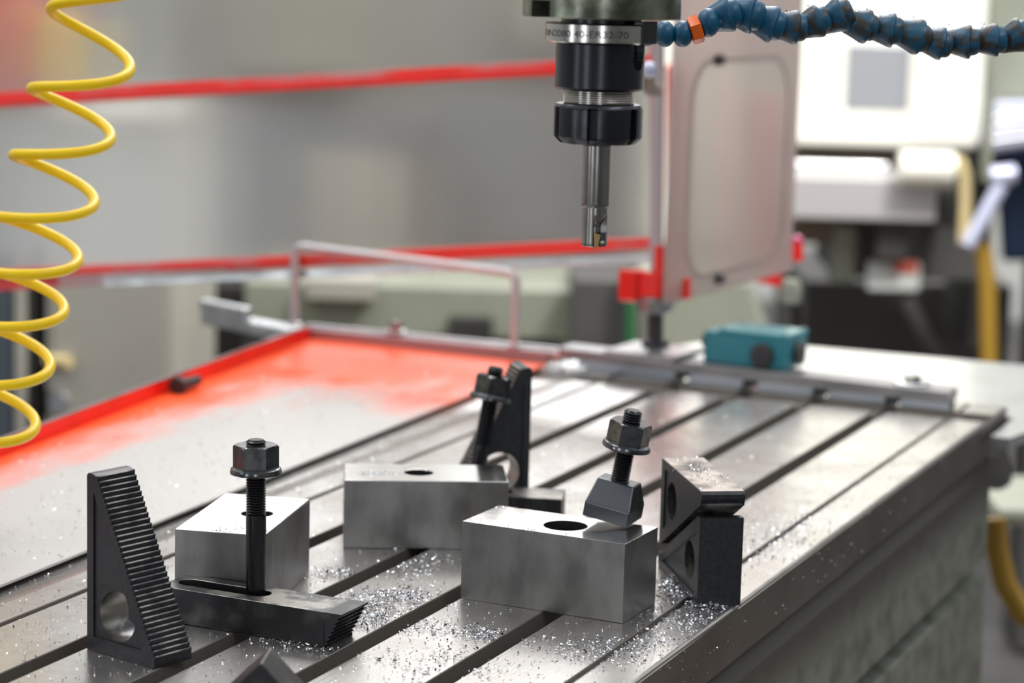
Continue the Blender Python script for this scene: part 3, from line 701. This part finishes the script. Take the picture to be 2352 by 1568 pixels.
# ---------------------------------------------------------------- studs with flange nuts
def stud(base, axis, length, nut_at, label, r=.0060, thread_from=.55, head=None, spin=0.):
    ax = V(axis).normalized(); t = thing('clamping_stud', label, 'stud bolt', frame(base, ax.orthogonal() if abs(ax.z) < .5 else V((1, 0, 0)), ax), 'threaded studs with flange nuts')
    L_ = length
    G().lathe([(r*.94, 0), (r, .0008), (r, L_*thread_from)], 36).build('shank', 'stud', t, smooth=40)
    pr = [(r*.98, L_*thread_from)]; z = L_*thread_from+.0004; p_ = .00165
    while z < L_-.0022:
        pr += [(r*.86, z), (r*1.0, z+p_*.40), (r*1.0, z+p_*.58), (r*.86, z+p_)]; z += p_
    pr += [(r*.9, L_-.0012), (r*.72, L_)]
    G().lathe(pr, 36).build('thread', 'stud', t, smooth=20)
    n0 = nut_at; R = Matrix.Rotation(spin, 4, 'Z')
    nt_ = thing2 = G().lathe([(r*1.05, n0+.0002), (.0154, n0+.0004), (.0156, n0+.0016), (.0150, n0+.0034), (.0128, n0+.0046), (r*1.05, n0+.0046)], 48).build('flange_nut', 'nut', t, smooth=35)
    # hexagon with chamfered corners: intersect hexagon and cone by hand
    af, rc, n = .0119, .0137, 72; z0, z1 = n0+.0040, n0+.0178
    def hexr(a): 
        d = (a+PI/6) % (PI/3)-PI/6; return af/math.cos(d)
    vs = []; fs = []
    def lim(z):
        return min(rc+.0006, .0122+max(0, (z1-z))*1.75)
    for zi in [z0, z0+.006, z1-.0022, z1-.0016, z1-.0010, z1-.0005, z1]:
        for k in range(n):
            a = 2*PI*k/n; rr = min(hexr(a), lim(zi)); vs.append((rr*math.cos(a), rr*math.sin(a), zi))
    m_ = 7
    for i in range(m_-1):
        for k in range(n): k2 = (k+1) % n; fs.append((i*n+k, i*n+k2, (i+1)*n+k2, (i+1)*n+k))
    fs.append(tuple(range((m_-1)*n, m_*n))); fs.append(tuple(reversed(range(n))))
    G().add(vs, fs, T=R).build('hex_flats', 'nut', nt_, smooth=22)
    return t
# front stud through the strap clamp
p = atz(589, 1358, .0215)
B0 = V((p.x, p.y, .0006))
top = None
def z_at(B, py):      # height above base where the vertical through B meets row py
    lo, hi = 0, .3
    for _ in range(40):
        m_ = (lo+hi)/2; q = B+V((0, 0, m_))-CAM; y = 784-FPX*q.dot(CU)/q.dot(CF)
        if y > py: lo = m_
        else: hi = m_
    return lo
Hs = z_at(B0, 1009); Hn = z_at(B0, 1088)
stud(B0, (0, .012, 1), Hs, Hn, 'tall black stud with flange nut standing in the slotted strap clamp', thread_from=.60, spin=RC+.06)
# right stud in its chamfered head on the block

hd = thing('tee_head_bolt', 'short tilted stud with flange nut and chamfered square head, on the bright-topped block', 'stud bolt',
           Matrix.Translation((1.3815, .5258, .0532)) @ frame((0, 0, 0), (-1, -.04, 0)) @ Matrix.Rotation(-.165, 4, 'X'))
q = .0152
Q = [(-q, -q), (q, -q), (q, q), (-q, q)]; U = [(-.012, -.0135), (.0035, -.0135), (.0035, .0112), (-.012, .0112)]
vs = [(x, y, 0) for x, y in Q]+[(x, y, .0095) for x, y in Q]+[(x, y, .0235) for x, y in U]
G().add(vs, [(3, 2, 1, 0), (8, 9, 10, 11)]+[(i, (i+1) % 4, 4+(i+1) % 4, 4+i) for i in range(4)]+[(4+i, 4+(i+1) % 4, 8+(i+1) % 4, 8+i) for i in range(4)]).build('tee_head', 'tee', hd, bevel=.0009)
def threaded(r, z0, z1, name, parent, T=None):
    pr = [(r*.98, z0)]; z = z0+.0004; p_ = .00165
    while z < z1-.0022:
        pr += [(r*.86, z), (r, z+p_*.40), (r, z+p_*.58), (r*.86, z+p_)]; z += p_
    pr += [(r*.9, z1-.0012), (r*.72, z1)]
    return G().lathe(pr, 36, T=T).build(name, 'stud', parent, smooth=20)
Tm = Matrix.Translation((-.0045, -.001, 0))
threaded(.0059, .0225, .0700, 'thread', hd, T=Tm)
def flange_nut(parent, n0, r, T, spin):
    nt_ = G().lathe([(r*1.05, n0+.0002), (.0154, n0+.0004), (.0156, n0+.0016), (.0150, n0+.0034), (.0128, n0+.0046), (r*1.05, n0+.0046)], 48, T=T).build('flange_nut', 'nut', parent, smooth=35)
    af, rc, n = .0119, .0137, 72; z0, z1 = n0+.0040, n0+.0178; vs = []; fs = []
    for zi in [z0, z0+.006, z1-.0022, z1-.0016, z1-.0010, z1-.0005, z1]:
        for k in range(n):
            a = 2*PI*k/n; d = (a+PI/6) % (PI/3)-PI/6
            rr = min(af/math.cos(d), rc+.0006, .0122+max(0, z1-zi)*1.75); vs.append((rr*math.cos(a), rr*math.sin(a), zi))
    for i in range(6):
        for k in range(n): k2 = (k+1) % n; fs.append((i*n+k, i*n+k2, (i+1)*n+k2, (i+1)*n+k))
    fs.append(tuple(range(6*n, 7*n))); fs.append(tuple(reversed(range(n))))
    G().add(vs, fs, T=T @ Matrix.Rotation(spin, 4, 'Z')).build('hex_flats', 'nut', nt_, smooth=22)
flange_nut(hd, .0445, .0059, Tm, .42)
# rear stud, leaning against the rear step block
b_ = atz(1079, 1172, .0005); tp = atd(1140, 842, 1.742); ax = tp-b_
stud(b_, ax, ax.length, ax.length-.0245, 'tilted black stud with flange nut, leaning beside the rear serrated step block', thread_from=.46, spin=RC+.35)

# ---------------------------------------------------------------- yellow coiled air hose
axis_top, axis_bot = V((228, -70)), V((-12, 930)); DY = 1.64
KEY = [(-1.6, 276, -155), (-1, 251, -75), (0, 207, 134), (1, 162, 289), (2, 125, 439), (3, 87, 569), (4, 55, 684), (5, 23, 814), (6, -11, 954), (7, -46, 1052)]
def key(u):
    for (a, x0, y0), (b, x1, y1) in zip(KEY, KEY[1:]):
        if u <= b: t = (u-a)/(b-a); return x0+(x1-x0)*t, y0+(y1-y0)*t
    return KEY[-1][1:]
pts = []
hd_ = V((CF.x, CF.y, 0)).normalized()
for i in range(-60, 265):
    u = i/40.; a = 2*PI*u
    ks = [key(u+q_/8) for q_ in (-2, -1, 0, 1, 2) if -1.6 <= u+q_/8 <= 7]; cx_ = sum(k_[0] for k_ in ks)/len(ks); cy_ = sum(k_[1] for k_ in ks)/len(ks)
    dz = math.sin(a)
    p = atd(cx_-11+101*math.cos(a), cy_+14+21*math.cos(a), DY)
    pts.append(p-hd_*(.0305*dz)-V((0, 0, .0016*dz)))
yh = G().tube(pts, .0037, 14).build('coiled_air_hose', 'yellow', None, smooth=60)
tag(yh, 'bright yellow coiled air hose hanging in loose loops at the left', 'hose')

# ---------------------------------------------------------------- blue segmented coolant hose
ch = thing('coolant_hose', 'blue segmented coolant hose with orange nut, dirty with oil and chips', 'hose', Matrix.Translation(atd(1900, 60, 1.46)))
inv = ch.matrix_world.inverted()
small = [(1490, 82, 0), (1528, 78, 0), (1570, 78, 0)]
def seg(p, d, prof, name, m, n=28):
    T = inv @ frame(p, V(d).orthogonal(), d); return G().lathe(prof, n, T=T).build(name, m, ch, smooth=38)
def pd(x, y, D=1.46): return atd(x, y, D)
k = 1.46/FPX
def ball(px, py, r, name='hose_ball', m='hose'):
    p = pd(px, py, 1.43); d = pd(px+10, py, 1.43)-p
    R_ = r*k
    pr = [(R_*math.sin(t), -R_*.80*math.cos(t)) for t in [PI*j/14 for j in range(2, 13)]]
    return seg(p, d, [(R_*.42, -R_*.95)]+pr+[(R_*.42, R_*.95)], name, m)
ball(1487, 86, 20); ball(1527, 78, 30); ball(1568, 78, 30)
d = pd(1610, 66, 1.43)-pd(1580, 76, 1.43)
seg(pd(1598, 68, 1.43), d, [(22*k, -14*k), (31*k, -12*k), (33*k, -8*k), (33*k, 9*k), (30*k, 12*k), (22*k, 13*k)], 'orange_nut', 'orange', n=6)
ball(1627, 52, 33)
# bell shaped sockets: (x, y) of the wide rim, direction of the axis in the picture, size
segs = [(1662, 36, -.25, 41, 0), (1713, 32, .12, 43, 0), (1762, 52, .30, 43, 0), (1815, 62, .22, 40, 1), (1868, 52, -.22, 39, 1), (1921, 38, -.30, 41, 1),
        (1977, 58, .28, 40, 1), (2036, 68, .25, 40, 1), (2096, 82, .22, 42, 1), (2150, 98, .18, 39, 1), (2212, 96, -.12, 40, 1), (2274, 92, -.16, 40, 1), (2332, 84, -.24, 42, 1), (2392, 74, -.2, 41, 1)]
for i, (x, y, a, s_, dirty) in enumerate(segs):
    D_ = 1.435+.006*i
    wr = random.uniform(-.16, .16)
    p = pd(x, y, D_); dir_ = pd(x+100*math.cos(a+wr), y+100*math.sin(a+wr), D_+random.uniform(-.012, .012)*.6)-p
    q = s_*k
    prof = [(q*.50, -q*1.05), (q*.62, -q*1.02), (q*.68, -q*.86), (q*.74, -q*.60), (q*.84, -q*.25), (q*.96, q*.10), (q*1.0, q*.28), (q*.98, q*.42), (q*.86, q*.46), (q*.80, q*.50), (q*.76, q*.72), (q*.66, q*.90), (q*.45, q*1.0)]
    seg(p, dir_, prof, 'hose_segment', 'hosedirty' if dirty else 'hose')
# second nozzle tip just seen behind the holder
nz = thing('hose_nozzle', 'small out-of-focus blue nozzle behind the tool holder, against the red rail', 'nozzle', Matrix.Translation(atd(1488, 160, 1.95)))
i2 = nz.matrix_world.inverted()
p = atd(1489, 160, 1.95); d = atd(1510, 150, 1.95)-p
G().lathe([(.003, -.006), (.0065, -.003), (.007, .002), (.004, .006)], 20, T=i2 @ frame(p, d.orthogonal(), d)).build('nozzle_tip', 'lavender', nz, smooth=40)
G().tube([i2 @ atd(1488, 168, 1.96), i2 @ atd(1486, 190, 1.98), i2 @ atd(1496, 205, 2.10), i2 @ atd(1509, 205, 2.31)], .0065, 14).build('nozzle_neck', 'brown', nz, smooth=40)

# ---------------------------------------------------------------- background workshop
HF = V((CF.x, CF.y, 0)).normalized(); HR = V((HF.y, -HF.x, 0))
def slab(g, x0, x1, y0, y1, D, depth=.3, dx=0):
    """upright box whose front spans these picture columns and rows at distance D"""
    a = atd(x0, y1, D); b = atd(x1, y1, D); c_ = atd(x1, y0, D); d_ = atd(x0, y0, D)
    zb_ = (a.z+b.z)/2; zt_ = (c_.z+d_.z)/2; a.z = b.z = zb_
    w_ = HF*depth
    return g.hexa([a, b, b+w_, a+w_], [V((p.x, p.y, zt_)) for p in (a, b, b+w_, a+w_)])
def part(name, m, parent, *a, bevel=.004, **k): return slab(G(), *a, **k).build(name, m, parent, bevel=bevel)
# left: beige electrical cabinet
cab = thing('electrical_cabinet', 'tall beige cabinet behind the guard at the left, brass handle on its edge', 'cabinet')
part('cabinet_body', 'beige', cab, 108, 392, 250, 1400, 3.5, depth=.5)
part('side_frame', 'dark', cab, 62, 88, 560, 1400, 3.5, depth=.4)
part('frame_post', 'beige', cab, 36, 60, 560, 1400, 3.48, depth=.3)
part('side_panel', 'bluegrey', cab, -300, 34, 560, 1400, 3.55, depth=.4)
part('door_panel', 'beige', cab, 125, 380, 262, 1390, 3.49, depth=.02)
G().tube([atd(110, 826, 3.44), atd(160, 832, 3.42)], .010, 12).build('brass_handle', 'creamrod', cab, smooth=40)
G().lathe([(.016, 0), (.016, .02), (.010, .026)], 20, T=frame(atd(172, 832, 3.46), (0, 0, 1), -HF)).build('lock_knob', 'brown', cab, smooth=40)
G().lathe([(.022, 0), (.022, .01), (.015, .02)], 20, T=frame(atd(140, 920, 3.46), (0, 0, 1), -HF)).build('door_catch', 'alu', cab, smooth=40)
part('catch_plate', 'brown', cab, 118, 150, 925, 965, 3.475, depth=.01)
# coloured things far behind at top left
rc_ = slab(G(), -160, 62, -160, 240, 4.1, .3).build('red_tool_cart', 'red', None, bevel=.01); tag(rc_, 'blurred red tool cart seen through the guard at top left', 'cart')
yc_ = slab(G(), 80, 170, 30, 215, 4.0, .15).build('yellow_canister', 'orange', None, bevel=.02); yc_.data.materials[0] = M['yellow']; tag(yc_, 'blurred yellow canister beside the red tool cart', 'canister')
# grey machine behind the guard
gm = thing('grey_machine', 'large blurred grey machine column seen through the guard in the middle', 'machine')
part('column', 'greycol', gm, 402, 1500, -200, 640, 4.9, depth=.6)
part('upper_case', 'greenp', gm, 520, 860, -40, 170, 4.7, depth=.2)
part('lower_case', 'bluegrey', gm, 430, 1010, 262, 345, 4.75, depth=.15)
part('brown_door', 'beige', gm, 700, 930, 345, 640, 4.78, depth=.1)
part('blue_door', 'bluegrey', gm, 402, 690, 345, 640, 4.74, depth=.1)
part('right_case', 'bluegrey', gm, 1010, 1480, 230, 560, 4.70, depth=.1)
part('dark_window', 'darkgrey', gm, 1090, 1130, 400, 640, 4.68, depth=.02)
part('far_shelf', 'greenp', gm, 1180, 1500, -60, 100, 4.75, depth=.1)
part('dark_base', 'dark', gm, 392, 600, 640, 1300, 4.5, depth=.5)
part('bed', 'greenp', gm, 560, 1330, 655, 772, 4.2, depth=.5)
part('bed_slide', 'beige', gm, 700, 860, 640, 690, 4.15, depth=.1)
part('bed_opening', 'dark', gm, 1030, 1130, 728, 790, 4.18, depth=.05)
part('bed_gap', 'dark', gm, 556, 660, 748, 900, 4.17, depth=.05)
part('pedestal', 'darkgrey', gm, 700, 1480, 772, 1100, 4.6, depth=.5)
part('dark_end', 'darkgrey', gm, 1310, 1440, 640, 800, 4.1, depth=.3)
part('green_post', 'grncable', gm, 1436, 1466, 600, 800, 4.05, depth=.03)
part('white_cabinet', 'cream', gm, 1478, 1700, -300, 560, 4.4, depth=.3)
# green-grey casting with sloped side, right of the pole
gcx = thing('casting_pedestal', 'blurred grey-green sloped casting behind the teal box', 'machine base')
a0_, b0_, c0_, d0_ = atd(1480, 1000, 3.6), atd(1850, 1000, 3.6), atd(1725, 640, 3.6), atd(1480, 640, 3.6)
G().hexa([a0_, b0_, b0_+HF*.3, a0_+HF*.3], [d0_, c0_, c0_+HF*.3, d0_+HF*.3]).build('casting_foot', 'greenp', gcx, bevel=.01)
# right: second milling machine
wm = thing('white_machine', 'blurred cream milling machine with grey square panel and steel table at the right', 'machine')
part('head_cabinet', 'cream', wm, 1812, 2252, -400, 338, 4.5, depth=.4, bevel=.012)
part('panel_recess', 'creamrod', wm, 1928, 2098, 78, 270, 4.495, depth=.01)
part('square_panel', 'greyp', wm, 1940, 2086, 100, 252, 4.485, depth=.01)
part('neck', 'brown', wm, 1800, 2070, 338, 372, 4.6, depth=.3)
part('work_table', 'paleiron', wm, 1800, 2150, 405, 505, 4.35, depth=.35, bevel=.004)
part('table_shade', 'dark', wm, 2150, 2200, 430, 520, 4.4, depth=.3)
part('vise_jaw', 'alu', wm, 1812, 2040, 372, 402, 4.5, depth=.12)
G().tube([atd(2065, 385, 4.3), atd(2190, 388, 4.3)], .030, 20).build('round_cover', 'cream', wm, smooth=40)
G().tube([atd(2185, 365, 4.3), atd(2206, 372, 4.3), atd(2216, 400, 4.3), atd(2218, 470, 4.3), atd(2214, 560, 4.3)], .011, 14).build('cream_pipe', 'creamrod', wm, smooth=60)
part('knee', 'brown', wm, 1826, 1940, 505, 560, 4.5, depth=.3)
part('knee_column', 'darkgrey', wm, 1915, 2250, 505, 640, 4.6, depth=.3)
part('screw_housing', 'greenp', wm, 1912, 1962, 520, 650, 4.5, depth=.1)
part('motor', 'dark', wm, 2012, 2085, 500, 600, 4.4, depth=.1)
part('label_plate', 'labelw', wm, 1992, 2112, 602, 668, 4.45, depth=.02)
part('label_band', 'labelr', wm, 2052, 2108, 598, 628, 4.44, depth=.01)
part('column_base', 'dark', wm, 2225, 2262, 330, 800, 4.7, depth=.3)
part('edge_post', 'greenp', wm, 2262, 2276, -300, 420, 4.2, depth=.05)
part('plinth', 'darkgrey', wm, 1830, 2300, 640, 1100, 5.2, depth=.6)
G().tube([atd(2080, 690, 4.3), atd(2120, 780, 4.3), atd(2180, 860, 4.35)], .018, 14).build('black_cable', 'dark', wm, smooth=60)
G().tube([atd(2258, 560, 4.2), atd(2268, 650, 4.2), atd(2270, 760, 4.2), atd(2272, 900, 4.2), atd(2290, 1050, 4.2)], .0155, 14).build('ochre_hose', 'bronze', wm, smooth=60)
lp = thing('lavender_rail', 'blurred pale lavender angled rail at the right edge', 'rail')
G().tube([atd(2222, 565, 4.1), atd(2300, 425, 4.1)], .013, 12).build('angled_rail', 'lavender', lp, smooth=40)
G().tube([atd(2275, 405, 4.1), atd(2330, 400, 4.1)], .017, 16).build('rail_head', 'lavender', lp, smooth=40)
bb = thing('blue_machine', 'blurred blue and pale grey machine cut by the right edge', 'machine')
part('pale_case', 'greenp', bb, 2280, 2600, -300, 230, 4.6, depth=.1)
a_ = atd(2270, 345, 4.4)
G().hexa([atd(2268, 350, 4.4), atd(2600, 300, 4.4), atd(2600, 300, 4.6), atd(2268, 350, 4.6)], [atd(2272, 235, 4.4), atd(2600, 225, 4.4), atd(2600, 225, 4.6), atd(2272, 235, 4.6)]).build('ribbed_cover', 'lavender', bb, bevel=.005)
for j in range(3):
    G().tube([atd(2275, 262+26*j+10, 4.38), atd(2600, 240+26*j-14, 4.38)], .004, 10).build('cover_rib', 'alu', bb, smooth=40)
G().hexa([atd(2300, 600, 4.7), atd(2600, 600, 4.7), atd(2600, 600, 4.9), atd(2300, 600, 4.9)], [atd(2285, 345, 4.7), atd(2600, 300, 4.7), atd(2600, 300, 4.9), atd(2285, 345, 4.9)]).build('blue_case', 'blue', bb, bevel=.01)
part('lower_case', 'darkgrey', bb, 2335, 2600, 600, 1500, 4.6, depth=.15)
# lower right, beside the machine base
yl = G().tube([atd(2284, 1190, 2.6), atd(2290, 1260, 2.6), atd(2308, 1340, 2.6), atd(2345, 1405, 2.6), atd(2400, 1450, 2.6)], .0125, 14).build('yellow_cable', 'bronze', None, smooth=60)
tag(yl, 'ochre yellow hose curving down behind the machine base at the lower right', 'hose')
gb = slab(G(), 2290, 2600, 1168, 1212, 2.9, .2).build('grey_ledge', 'greenp', None, bevel=.01); tag(gb, 'blurred pale grey ledge under the coolant pipe at the right edge', 'ledge')
fm = G().box(2.2, 4.2, -.9, 1.0, FZ, FZ+.012).build('floor_mat', 'wood', None); tag(fm, 'brownish mat on the floor at the lower right corner', 'mat')

# ---------------------------------------------------------------- metal chips
rnd = random.Random(11)
CG = G()
def chip(x, y, z, s, dark=None):
    """a short curled, tapered shaving"""
    a = rnd.uniform(0, 2*PI); L_ = s*rnd.uniform(.7, 1.5); w_ = s*rnd.uniform(.25, .6); cu_ = rnd.uniform(.3, 2.4)
    tl_ = rnd.uniform(-.9, .9); n = 3
    e = Euler((rnd.uniform(-.9, .9), tl_*.6, a)).to_matrix()
    vs = []
    for i in range(n+1):
        t = i/n-.5; ang_ = t*cu_*2
        px_ = math.sin(ang_)/(cu_*2)*L_*1.0 if cu_ > .01 else t*L_; pz_ = (1-math.cos(ang_))/(cu_*2)*L_
        ww = w_*(1-.5*abs(t))*.5
        for sg in (-1, 1):
            v = e @ V((px_, sg*ww, pz_)); vs.append(v)
    mz = min(v.z for v in vs)
    vs = [(v.x+x, v.y+y, v.z-mz+z) for v in vs]
    CG.add(vs, [(2*i, 2*i+1, 2*i+3, 2*i+2) for i in range(n)], mi=1 if rnd.random() < .38 else 0)
def inslot(y):
    for q in TY:
        if q-.0143 < y < q+.0003: return True
    return False
FOOT = []
def footp(o, xd, L_, W_):
    x = V((xd[0], xd[1])).normalized(); FOOT.append((V((o[0], o[1])), x, V((-x.y, x.x)), L_, W_))
footp((1.3341, .6086), (math.cos(ang), math.sin(ang)), .112, .0519); footp((1.4121, .7334), (.0526, -.0995), .1125, .0545)
footp((1.2265, .7535), (.0128, -.0559), .0573, .1035); footp((1.1985, .748), (-.0031, -.1102), .12, .0325)
footp((1.1127, .6935), (.0285, -.0078), .0285, .057); footp((oo.x, oo.y), (ld.x, ld.y), .104, .028)
def blocked(x, y):
    for o, a, b, L_, W_ in FOOT:
        d_ = V((x, y))-o
        if -.0006 < d_.dot(a) < L_+.0006 and -.0006 < d_.dot(b) < W_+.0006: return True
    return False
def put(x, y, s, z=None):
    if x < .95 or x > 2.11 or y < .449: return
    if y > .872+.034*(x-1.2):
        if y > 1.045+.118*(x-1.2): return
        chip(x, y, .0024, s); return
    if y > .85: chip(x, y, -.0025, s); return
    if inslot(y) or blocked(x, y): return
    zz_ = z if z is not None else 0
    if .4774 < y < .4819 or .8214 < y < .8266: zz_ = -.0036
    chip(x, y, zz_+.0001, s)
# loose scatter, denser near the work
for _ in range(6500):
    x = .98+rnd.random()**1.5*1.1; y = rnd.uniform(.45, .87)
    put(x, y, rnd.choice((.0008, .0010, .0014, .0020)))
for _ in range(2600):
    x = 1.05+rnd.random()**1.2*1.05; y = rnd.uniform(.875, 1.15); put(x, y, rnd.choice((.0010, .0014, .0018)))
for _ in range(420):        # swept against the left lip
    x = rnd.uniform(1.2, 2.1); y = 1.06+.118*(x-1.2)-abs(rnd.gauss(0, .012))-.006
    put(x, y, .0014)
for _ in range(1500):       # gutter and narrow grooves
    x = 1.0+rnd.random()**1.2*.9; put(x, rnd.choice((rnd.gauss(.8705, .003), rnd.uniform(.4775, .4817), rnd.uniform(.8215, .8265), rnd.gauss(.474, .005))), rnd.choice((.0009, .0013)))
def heap(px, py, sx, sy, n, s=.0019, hgt=.004, rot=0):
    c_ = atz(px, py)
    for _ in range(int(n*.8)):
        u_, v_ = rnd.gauss(0, 1), rnd.gauss(0, 1)
        x = c_.x+sx*u_; y = c_.y+sy*v_
        if y > .872 or inslot(y) or blocked(x, y) or y < .449: continue
        z = hgt*max(0, 1-.45*math.hypot(u_, v_))*rnd.random()
        put(x, y, s*rnd.uniform(.6, 1.5), z)
heap(880, 1385, .022, .014, 900, hgt=.006); heap(860, 1430, .010, .010, 350, hgt=.005); heap(960, 1375, .010, .012, 200)
heap(780, 1318, .006, .010, 260, hgt=.004); heap(1040, 1450, .010, .030, 500); heap(1130, 1462, .006, .010, 260, hgt=.004)
heap(960, 1300, .02, .012, 160); heap(1060, 1530, .02, .02, 220); heap(980, 1520, .02, .02, 200)
heap(700, 1490, .004, .022, 220, .0014); heap(1560, 1340, .016, .007, 700, hgt=.007); heap(1590, 1380, .007, .012, 420, hgt=.006)
heap(1620, 1395, .004, .014, 260, hgt=.004); heap(1550, 1420, .012, .012, 260); heap(1480, 1480, .025, .012, 320); heap(1400, 1490, .012, .012, 160)
heap(1740, 1200, .045, .018, 420, .0013); heap(1790, 1240, .04, .010, 300); heap(1620, 1440, .012, .006, 160); heap(1320, 1500, .012, .012, 160)
heap(690, 1330, .006, .012, 60); heap(620, 1090, .04, .006, 130); heap(60, 1320, .02, .004, 120); heap(880, 1040, .03, .01, 60)
for o, xd, L_, W_, h_, spots in (((1.4121, .7334), (.0526, -.0995), .1125, .0545, HT-.0026, [(.022, .022, 110, .007)]),
                                 ((1.2265, .7535), (.0128, -.0559), .0573, .1035, HT, [(.03, .006, 40, .008), (.05, .012, 30, .01)]),
                                 ((1.3341, .6086), (math.cos(ang), math.sin(ang)), .112, .0519, HT, [(.045, .002, 26, .008), (.006, .006, 14, .004), (.03, .047, 14, .02)]),
                                 ((1.1985, .748), (-.0031, -.1102), .12, .0325, .0215, [(.09, .02, 16, .02)])):
    x_ = V((xd[0], xd[1], 0)).normalized(); y_ = V((-x_.y, x_.x, 0))
    for u_, v_, n_, sg in spots:
        for _ in range(n_):
            a_ = min(L_-.002, max(.001, rnd.gauss(u_, sg))); b_2 = min(W_-.002, max(.001, rnd.gauss(v_, sg*.6)))
            q = V((o[0], o[1], 0))+x_*a_+y_*b_2; chip(q.x, q.y, h_+.0001, .0012)
for _ in range(170):
    t_ = rnd.gauss(.045, .025); q = o2-ld*min(SA-.004, max(.003, t_))+nrm*(rnd.gauss(.5, .22)*ST)
    chip(q.x, q.y, pz+.0009, .0013)
for i, (x, y, a, s_, dirty) in enumerate(segs):       # a few caught on the hose
    for _ in range(9 if dirty else 2):
        q = atd(x+rnd.gauss(-8, 18), y-s_*rnd.uniform(.72, 1.0), 1.435+.006*i-rnd.uniform(-.004, .006)); chip(q.x, q.y, q.z, .0013)
for _ in range(240):        # shavings stuck to the table's side band
    x = 1.1+rnd.random()**1.6*.9; chip(x, .4458, -.003-rnd.random()*.028, rnd.choice((.0009, .0013, .0018)))
cg = CG.build('metal_chips', ['chip', 'chipd'], None, smooth=60)
tag(cg, 'bright curled aluminium chips scattered and heaped over the table and blocks', 'metal chips', kind='stuff')
